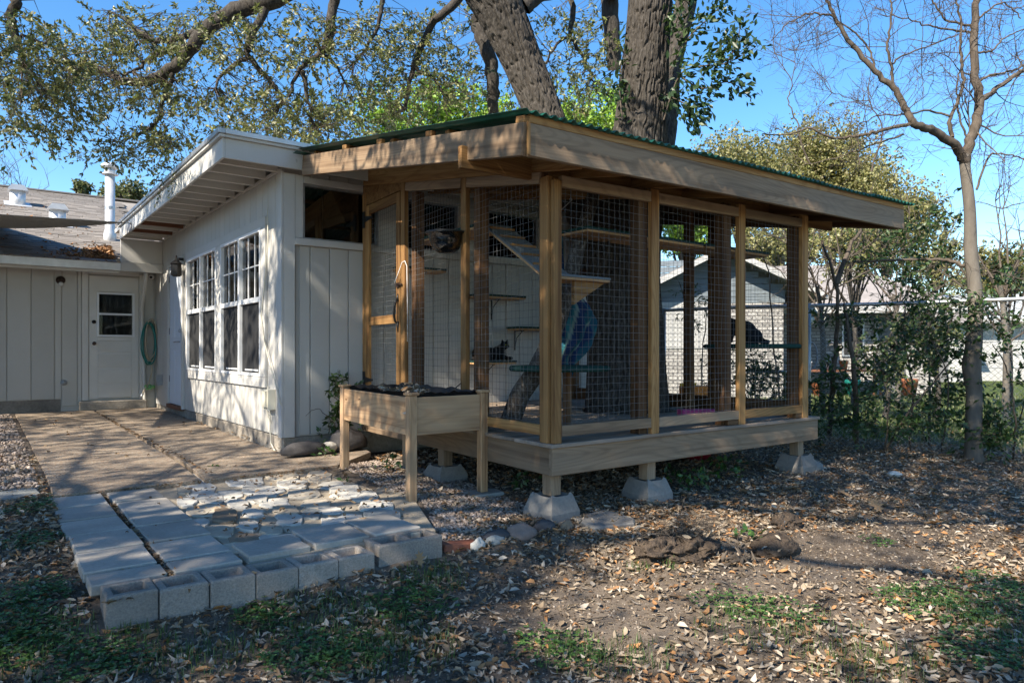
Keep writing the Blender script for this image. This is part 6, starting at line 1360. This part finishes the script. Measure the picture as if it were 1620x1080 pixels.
for x in (3.35,):
    w2 = nbox('window', x, x+.55, 2.15, 2.195, 1.0, 2.0, 'galvanized'); nbox('pane', x+.05, x+.5, 2.13, 2.149, 1.05, 1.95, 'insect_screen', w2)
nbox('door', 4.25, 4.9, 2.14, 2.195, 0.05, 2.0, 'grey_door'); nbox('door_frame', 4.15, 4.24, 2.13, 2.198, 0, 2.08, 'far_white'); nbox('door_frame', 4.91, 5.0, 2.13, 2.198, 0, 2.08, 'far_white')
# scroll ornaments and clay pots hung under the eave
for k, lab in enumerate(('pale lantern under the neighbour eave nearest the blue gable', 'middle of the three pale lanterns under the neighbour eave', 'pale lantern under the neighbour eave nearest the dark window')):
    c = NM @ Vector((2.1+k*.28, 1.36, 1.97)); MB().lathe([(.02, -.16), (.075, -.12), (.09, -.02), (.06, .03), (.02, .05)], 12, tuple(c)).tube([(c.x, c.y, c.z+.04), (c.x, c.y, c.z+.22)], .006, 5).build('hanging_lantern', 'cream_plastic', None, True, label=lab, cat='lantern', group='pale lanterns under the neighbour eave')
# things stored against the neighbour wall
def nthing(name, label, cat_, x, y): return thing(name, tuple(NM @ Vector((x, y, 0))), label, cat_)
tb = nthing('work_table', 'cluttered low work table against the white brick wall', 'table', 2.6, 1.5)
nbox('top', 1.8, 4.1, 1.25, 1.85, .62, .67, 'rust_wood', tb)
for x in (1.85, 4.0):
    for y in (1.3, 1.78): nbox('leg', x, x+.06, y, y+.06, 0, .62, 'rust_wood', tb)
for q, (x, z, r_, mt, nm, lab) in enumerate(((2.0, .67, .10, 'terracotta', 'flower_pot', 'terracotta pot at the near end of the work table'), (2.35, .67, .09, 'far_white', 'jar', 'white jar on the work table'), (2.75, .67, .11, 'tub_blue_grey', 'bucket', 'blue grey bucket on the work table'), (3.2, .67, .10, 'terracotta', 'flower_pot', 'terracotta pot in the middle of the work table'), (3.65, .67, .12, 'far_white', 'bucket', 'white bucket at the far end of the work table'), (1.75, 0, .14, 'far_white', 'jug', 'white plastic jug standing on the ground by the table'), (2.5, 0, .17, 'terracotta', 'flower_pot', 'large terracotta pot under the work table'), (3.3, 0, .19, 'hose_green', 'storage_tub', 'green tub under the work table'), (4.6, 0, .2, 'terracotta', 'flower_pot', 'big clay pot by the neighbour door'))):
    c = NM @ Vector((x, 1.5 if z else 1.15, z)); h = r_*2.3
    MB().lathe([(r_*.75, 0), (r_, h*.8), (r_*1.05, h*.82), (r_*1.05, h), (r_*.9, h), (r_*.7, h*.3)] if nm != 'jug' else [(r_, 0), (r_, h*.9), (r_*.3, h*1.3), (r_*.3, h*1.5)], 16, tuple(c)).build(nm, mt, None, True, label=lab, cat=nm.replace('_', ' '))
for x, lab in ((2.55, 'tall oval mirror frame leaning on the brick wall'), (3.05, 'second oval frame leaning beside the tall one')):
    c = NM @ Vector((x, 2.05, .72)); pts = [tuple(NM @ Vector((x+.17*math.cos(t), 2.08-.0*math.sin(t), 1.02+.36*math.sin(t)))) for t in np.linspace(0, 2*math.pi, 25)]
    MB().tube(pts, .025, 6).build('oval_frame', 'tub_blue_grey', None, True, label=lab, cat='frame')
# second neighbouring house
NM2 = Matrix.Translation(tuple(np.array((*atD(1560, 555, 27)[:2], -.3)))) @ NM.to_3x3().to_4x4()
n2 = thing('far_house', tuple(NM2.translation), 'pale roofed white house across the lawn behind the bare tree', 'house')
def n2box(name, *a, p=None): return nbox(name, *a, p or n2, NM2)
n2box('wall', -1.2, 7, 0, 6, 0, 2.35, 'far_white'); gdo = n2box('garage_door', -.4, 4.2, -.06, -.005, 0, 2.0, 'far_white')
for k in range(1, 4): n2box('panel_joint', -.4, 4.2, -.075, -.061, k*.5-.01, k*.5+.01, 'grey_plastic', p=gdo)
npoly('roof', [(-1.8, -.7, 2.38), (8, -.7, 2.38), (8, 3.2, 3.55), (-1.8, 3.2, 3.55), (-1.8, 7, 2.38), (8, 7, 2.38)], [(0, 1, 2, 3), (3, 2, 5, 4), (0, 3, 4)], 'pale_shingle_far', n2, NM2)
n2box('fascia', -1.8, 8, -.74, -.705, 2.2, 2.385, 'far_white')
n2box('porch_wall', -3.6, -1.4, -1.5, 0, 0, 2.15, 'far_white'); npoly('porch_roof', [(-4, -2, 2.16), (-1.0, -2, 2.16), (-1.0, .3, 2.8), (-4, .3, 2.8)], [(0, 1, 2, 3)], 'grey_shingle_far', n2, NM2); n2box('porch_door', -2.7, -2.0, -1.56, -1.505, 0, 1.95, 'grey_door')
c = NM2 @ Vector((1.0, -2.4, .02)); t = thing('lawn_trailer', tuple(c), 'grey covered trailer parked before the far white house', 'trailer')
n2box('cover', .4, 2.1, -2.9, -1.9, .28, .85, 'tub_blue_grey', p=t)
for x in (.8, 1.7): q = NM2 @ Vector((x, -2.95, .2)); MB().tube([tuple(q), tuple(NM2 @ Vector((x, -2.85, .2)))], .2, 16).build('wheel', 'black_plastic', t, True)

# ================================================================== GROUND STUFF
def in_patio(x, y): return ((x > -1.96) & (x < -.28) & (y > -3.5) & (y < -1)) | ((x > -1.95) & (x < .7) & (y > -1.05)) | ((x > 0) & (y > -.2) & (x < 4.2)) | ((x < .1+(y+2.4)*.05) & (x > -.3) & (y > -3.3) & (y < -1) & (x < .1))
n0 = 310000; X_ = rng.uniform(-3.3, 8.5, n0); Y_ = rng.uniform(-6.6, 1.5, n0)
dens = .50+.24*vnoise(X_*.9+3, Y_*.9)+.26*vnoise(X_*2.6, Y_*2.6)
bare_ = np.exp(-(((X_-2.0)/1.1)**2+((Y_+4.75)/.45)**2)); dens -= .42*bare_
dens += .35*np.exp(-(((X_-1.1)/.6)**2+((Y_+3.75)/.5)**2))
grav = (X_ > .02) & (X_ < .95) & (Y_ > -3.1) & (Y_ < -.5); dens = np.where(grav, .12, dens)
dens = np.where((X_ < -2) & (Y_ > -.6), .06, dens)
dens = np.where(X_ > 3.2, dens*.6, dens); fl_ = 4.50-.372*Y_; dens = np.where(X_ > fl_+.9, dens*.10, dens)
ok = (rng.uniform(0, 1, n0) < dens*.9) & ~in_patio(X_, Y_)
X_, Y_ = X_[ok], Y_[ok]; P = np.c_[X_, Y_, ground_z(X_, Y_)+rng.uniform(.003, .022, len(X_))]
litter('leaf_litter', P, np.array((0, 0, 1.)), .020, .064, LEAFC, LEAFW, tilt=.38, kind='stuff', label='fallen tan and orange oak leaves strewn over the soil', cat='leaves')
# small crumbs and broken bits
n0 = 60000; X_ = rng.uniform(-3.2, 7, n0); Y_ = rng.uniform(-6.4, -1.2, n0); ok = ~in_patio(X_, Y_); X_, Y_ = X_[ok], Y_[ok]; P = np.c_[X_, Y_, ground_z(X_, Y_)+.003]
litter('leaf_crumbs', P, np.array((0, 0, 1.)), .008, .022, [(.30, .24, .17), (.12, .09, .065), (.42, .36, .29), (.06, .045, .035)], None, tilt=.5, kind='stuff', label='broken leaf crumbs and bark bits on the soil', cat='leaf debris')
# leaves on the patio and in its joints
P = [(-1.645+random.gauss(0, .012), random.uniform(-3.3, -1.0), -.185) for _ in range(120)]+[(-.92+random.gauss(0, .012), random.uniform(-1.0, 5.9), -.105) for _ in range(200)]+[(random.uniform(-1.9, .1), -1.02+random.gauss(0, .02), -.16) for _ in range(90)]
P += [(random.uniform(-1.9, .0), random.uniform(-3.2, 5.5), 0) for _ in range(110)]+[(-.05+random.gauss(0, .03), random.uniform(-.05, 4), -.10) for _ in range(60)]
P += [(random.uniform(-1.28, .05), random.uniform(-2.9, -1.05), 0) for _ in range(260)]
for r_ in range(6): P += [(random.uniform(-1.95, -1.32), -1.45-.41*r_+.018+random.gauss(0, .007), -.19) for _ in range(45)]
P = np.array(P); P[:, 2] = np.where(P[:, 2] == 0, np.where(P[:, 1] > -1.0, slabz(P[:, 1])+.008, -.160), P[:, 2])
litter('patio_leaves', P, np.array((0, 0, 1.)), .02, .055, [(.22, .13, .07), (.32, .22, .13), (.12, .08, .05)], None, tilt=.35, kind='stuff', label='brown leaves caught in the patio joints', cat='leaves')
# deck leaves
P = np.array([(random.uniform(.8, 3.7), random.uniform(-3.25, -.2), DZ+.006) for _ in range(90)]); litter('deck_leaves', P, np.array((0, 0, 1.)), .03, .06, LEAFC, LEAFW, tilt=.3, kind='stuff', label='few dry leaves scattered on the deck boards', cat='leaves')
# gravel
ph = (1+5**.5)/2; ico = np.array([(-1, ph, 0), (1, ph, 0), (-1, -ph, 0), (1, -ph, 0), (0, -1, ph), (0, 1, ph), (0, -1, -ph), (0, 1, -ph), (ph, 0, -1), (ph, 0, 1), (-ph, 0, -1), (-ph, 0, 1)])/1.902
icf = np.array([(0, 11, 5), (0, 5, 1), (0, 1, 7), (0, 7, 10), (0, 10, 11), (1, 5, 9), (5, 11, 4), (11, 10, 2), (10, 7, 6), (7, 1, 8), (3, 9, 4), (3, 4, 2), (3, 2, 6), (3, 6, 8), (3, 8, 9), (4, 9, 5), (2, 4, 11), (6, 2, 10), (8, 6, 7), (9, 8, 1)])
def pebbles(name, P, r0, r1, label, cols):
    n = len(P); r = rng.uniform(r0, r1, n); V = ico[None]*(1+rng.normal(0, .16, (n, 12, 1)))*r[:, None, None]*rng.uniform(.65, 1.25, (n, 1, 3)); V[..., 2] *= .75
    th = rng.uniform(0, 6.28, n); c, s = np.cos(th)[:, None], np.sin(th)[:, None]; V = np.stack([V[..., 0]*c-V[..., 1]*s, V[..., 0]*s+V[..., 1]*c, V[..., 2]], -1)+P[:, None]
    Fc = (np.arange(n)[:, None, None]*12+icf[None]).reshape(-1, 3)
    mk(name, fastmesh(name, V.reshape(-1, 3), Fc, np.repeat(palette(n, cols, None, .2), 12, 0)), 'gravel', kind='stuff', label=label, cat='gravel')
GRC = [(.26, .205, .165), (.32, .26, .215), (.20, .155, .125), (.36, .30, .26)]
n0 = 15000; X_ = rng.uniform(-.3, 1.1, n0); Y_ = rng.uniform(-3.35, -.5, n0)
ok = (X_ > np.interp(Y_, [-3.4, -2.6, -1.0], [-.27, .08, .15])) & (X_ < np.interp(Y_, [-3.3, -2.9, -.5], [.2, .75, .95])) & (Y_ < np.interp(X_, [.1, .8], [-1.0, -.5])) ; X_, Y_ = X_[ok], Y_[ok]
pebbles('gravel', np.c_[X_, Y_, ground_z(X_, Y_)+rng.uniform(0, .008, len(X_))], .007, .015, 'pinkish tan gravel under the planter', GRC)
n0 = 9000; X_ = rng.uniform(-3.3, -1.98, n0); Y_ = -.9+7*rng.uniform(0, 1, n0)**1.3
pebbles('gravel', np.c_[X_, Y_, ground_z(X_, Y_)+rng.uniform(0, .008, n0)], .009, .02, 'pinkish gravel strip beyond the slab edge', GRC)
n0 = 42000; X_ = rng.uniform(-3.2, 6.5, n0); Y_ = rng.uniform(-6.3, -2.0, n0); ok = ~in_patio(X_, Y_); X_, Y_ = X_[ok], Y_[ok]
pebbles('soil_crumbs', np.c_[X_, Y_, ground_z(X_, Y_)+.001], .0025, .009, 'small dark crumbs of soil and grit', [(.11, .08, .057), (.07, .05, .036), (.17, .13, .095), (.24, .205, .17)])
# grass and weeds
def blades(name, P, h0, h1, w, cols, label, cat_='grass', lean=.5):
    n = len(P); h = rng.uniform(h0, h1, n); th = rng.uniform(0, 6.28, n); d = np.c_[np.cos(th), np.sin(th), np.zeros(n)]; s = np.c_[-d[:, 1], d[:, 0], np.zeros(n)]*w; l = rng.uniform(.2, 1, n)*lean
    up = np.array((0, 0, 1.)); m_ = P+d*(h*l*.35)[:, None]+up*(h*.6)[:, None]; tp = P+d*(h*l)[:, None]+up*(h*(1-.25*l))[:, None]
    V = np.stack([P-s, P+s, m_+s*.7, m_-s*.7, tp], 1).reshape(-1, 3); i = np.arange(n)[:, None]*5
    Fc = np.concatenate([i+np.array([[0, 1, 2]]), i+np.array([[0, 2, 3]]), i+np.array([[3, 2, 4]])])
    mk(name, fastmesh(name, V, Fc, np.repeat(palette(n, cols, None, .25), 5, 0)), 'foliage', kind='stuff', label=label, cat=cat_)
def patch(cx_, cy_, rx, ry, n):
    r = rng.uniform(0, 1, n)**.7; t = rng.uniform(0, 6.28, n); out = []
    c = on_ground(cx_, cy_); sc = c[0]*0+((c[0]+CA)*.6044+(c[1]+CB)*.7967)/F
    X_ = c[0]+(rx*r*np.cos(t)*.7967)*sc+ry*r*np.sin(t)*.6044*sc*2.6; Y_ = c[1]-(rx*r*np.cos(t)*.6044)*sc+ry*r*np.sin(t)*.7967*sc*2.6
    ok = ~in_patio(X_, Y_); X_, Y_ = X_[ok], Y_[ok]; return np.c_[X_, Y_, ground_z(X_, Y_)]
GP = np.concatenate([patch(*a) for a in ((620, 1020, 110, 45, 900), (680, 915, 60, 22, 420), (480, 1000, 120, 40, 600), (560, 960, 60, 20, 260), (950, 1040, 120, 30, 500), (1230, 1000, 140, 35, 420), (1500, 960, 100, 35, 500), (1590, 1000, 60, 50, 500), (300, 1040, 110, 30, 420), (60, 1040, 80, 40, 420), (1010, 900, 20, 8, 60), (1060, 895, 15, 8, 60), (1380, 1050, 120, 30, 420), (200, 1010, 60, 12, 160), (450, 960, 80, 10, 120))])
blades('grass', GP, .02, .062, .0018, [(.05, .10, .022), (.085, .145, .035), (.13, .17, .06)], 'thin green grass coming through the fallen leaves')
GP = GP[rng.uniform(0, 1, len(GP)) < .45]
cl_ = [(70, 800, 40, 30, 260), (50, 860, 45, 20, 160), (40, 950, 60, 30, 320), (30, 1020, 70, 30, 400), (150, 1050, 90, 25, 300), (650, 960, 70, 30, 330), (520, 1040, 110, 30, 420), (420, 985, 50, 15, 170), (880, 1030, 80, 30, 170), (1500, 960, 110, 35, 430), (1600, 940, 60, 40, 280), (1390, 860, 30, 8, 40), (1220, 975, 80, 22, 150), (1150, 955, 70, 15, 90), (75, 690, 20, 8, 30), (1560, 1040, 80, 30, 260)]
P0 = np.concatenate([patch(*a) for a in cl_]); n0 = len(P0); st = P0+np.c_[rng.normal(0, .012, (n0, 2)), rng.uniform(.008, .04, n0)]
P = np.repeat(st, 3, 0); th = np.repeat(rng.uniform(0, 6.28, n0), 3)+np.tile([0, 2.09, 4.19], n0); A = np.c_[np.cos(th), np.sin(th), np.full(len(th), .25)]
me = leaf_mesh('clover', P, A, np.tile(np.array((0, 0, 1.)), (len(P), 1))+rng.normal(0, .2, (len(P), 3)), rng.uniform(.010, .022, len(P)), rng.uniform(.009, .018, len(P)), palette(len(P), [(.045, .105, .03), (.07, .15, .04), (.10, .19, .05)], None, .2))
mk('clover', me, 'foliage', kind='stuff', label='low green clover and weeds among the leaves', cat='ground cover')
n0 = 46000; X_ = rng.uniform(5, 19, n0); Y_ = rng.uniform(-9, 9, n0); ok = (X_ > 4.5-.372*Y_+.7) & (X_ > 4.8); X_, Y_ = X_[ok], Y_[ok]
blades('lawn_grass', np.c_[X_, Y_, ground_z(X_, Y_)], .04, .10, .006, [(.07, .105, .03), (.11, .15, .05), (.19, .185, .09)], 'patchy green lawn beyond the chain link fence')
P = []
for px_, py_, w__ in ((1060, 880, .16), (1110, 878, .16), (1240, 872, .17), (1252, 832, .11)):
    b_ = on_ground(px_, py_); P += [(b_[0]+random.gauss(0, w__*.7), b_[1]+.06+random.gauss(0, .06), b_[2]+.03+random.uniform(.0, .07)) for _ in range(26)]
litter('mound_leaves', np.array(P), np.array((0, 0, 1.)), .03, .06, LEAFC, LEAFW, tilt=.6, kind='stuff', label='few dry leaves caught on the dug soil clods', cat='leaves')
# single big lobed oak leaves
def oak_leaf(px_, py_, size, rot, tilt, label):
    c = on_ground(px_, py_, .012); ou = [(0, -.5), (.08, -.3), (.3, -.28), (.14, -.1), (.42, .02), (.16, .12), (.34, .34), (.08, .28), (0, .5)]; ou = ou+[(-x, y) for x, y in ou[-2:0:-1]]; V = [(0, 0, 0)]+[(x, y, .12*abs(x)+.1*y*y) for x, y in ou]
    n_ = len(ou); me = bpy.data.meshes.new('oak_leaf'); me.from_pydata((np.array(V)*size).tolist(), [], [(0, 1+i, 1+(i+1) % n_) for i in range(n_)])
    a = me.color_attributes.new('Col', 'FLOAT_COLOR', 'POINT'); a.data.foreach_set('color', np.tile(np.array((.34, .21, .11, 1)), (len(V), 1)).astype(np.float32).ravel())
    o = mk('oak_leaf', me, 'dead_leaf', None, Matrix.Translation(tuple(c+np.array((0, 0, abs(math.sin(tilt))*size*.5)))) @ Matrix.Rotation(rot, 4, 'Z') @ Matrix.Rotation(tilt, 4, 'X'), label=label, cat='leaf', group='big lobed oak leaves')
    sm = o.modifiers.new('thick', 'SOLIDIFY'); sm.thickness = .001
oak_leaf(1333, 785, .14, .3, .5, 'big lobed brown leaf nearest the far deck corner'); oak_leaf(1386, 808, .15, -.5, .6, 'big lobed brown leaf in the middle of the bare soil'); oak_leaf(1476, 833, .14, 2.4, .4, 'big lobed brown leaf toward the bare tree'); oak_leaf(664, 905, .09, .2, 1.3, 'lobed brown leaf standing against the last cinder block')
# twigs on the ground
for q, (a_, b_) in enumerate((((1049, 744), (1072, 795)), ((1290, 700), (1330, 745)), ((30, 1010), (110, 990)), ((1150, 1060), (1290, 1045)), ((880, 1000), (960, 975)))):
    A_, B_ = on_ground(*a_, .012), on_ground(*b_, .012); lab = ['dry twig leaning against the second pier block', 'fallen twig by the far pier', 'grey twig lying in the leaves beyond the pavers', 'thin fallen twig in the sunlit foreground leaves', 'short twig in the leaves before the dug mound'][q]
    MB().tube(smooth_path([A_, (A_+B_)/2+np.array((.01, .02, .01)), B_], 4), np.linspace(.005, .0025, 9), 5).build('fallen_twig', 'twig_bark', None, True, label=lab, cat='twig', group='twigs on the ground')
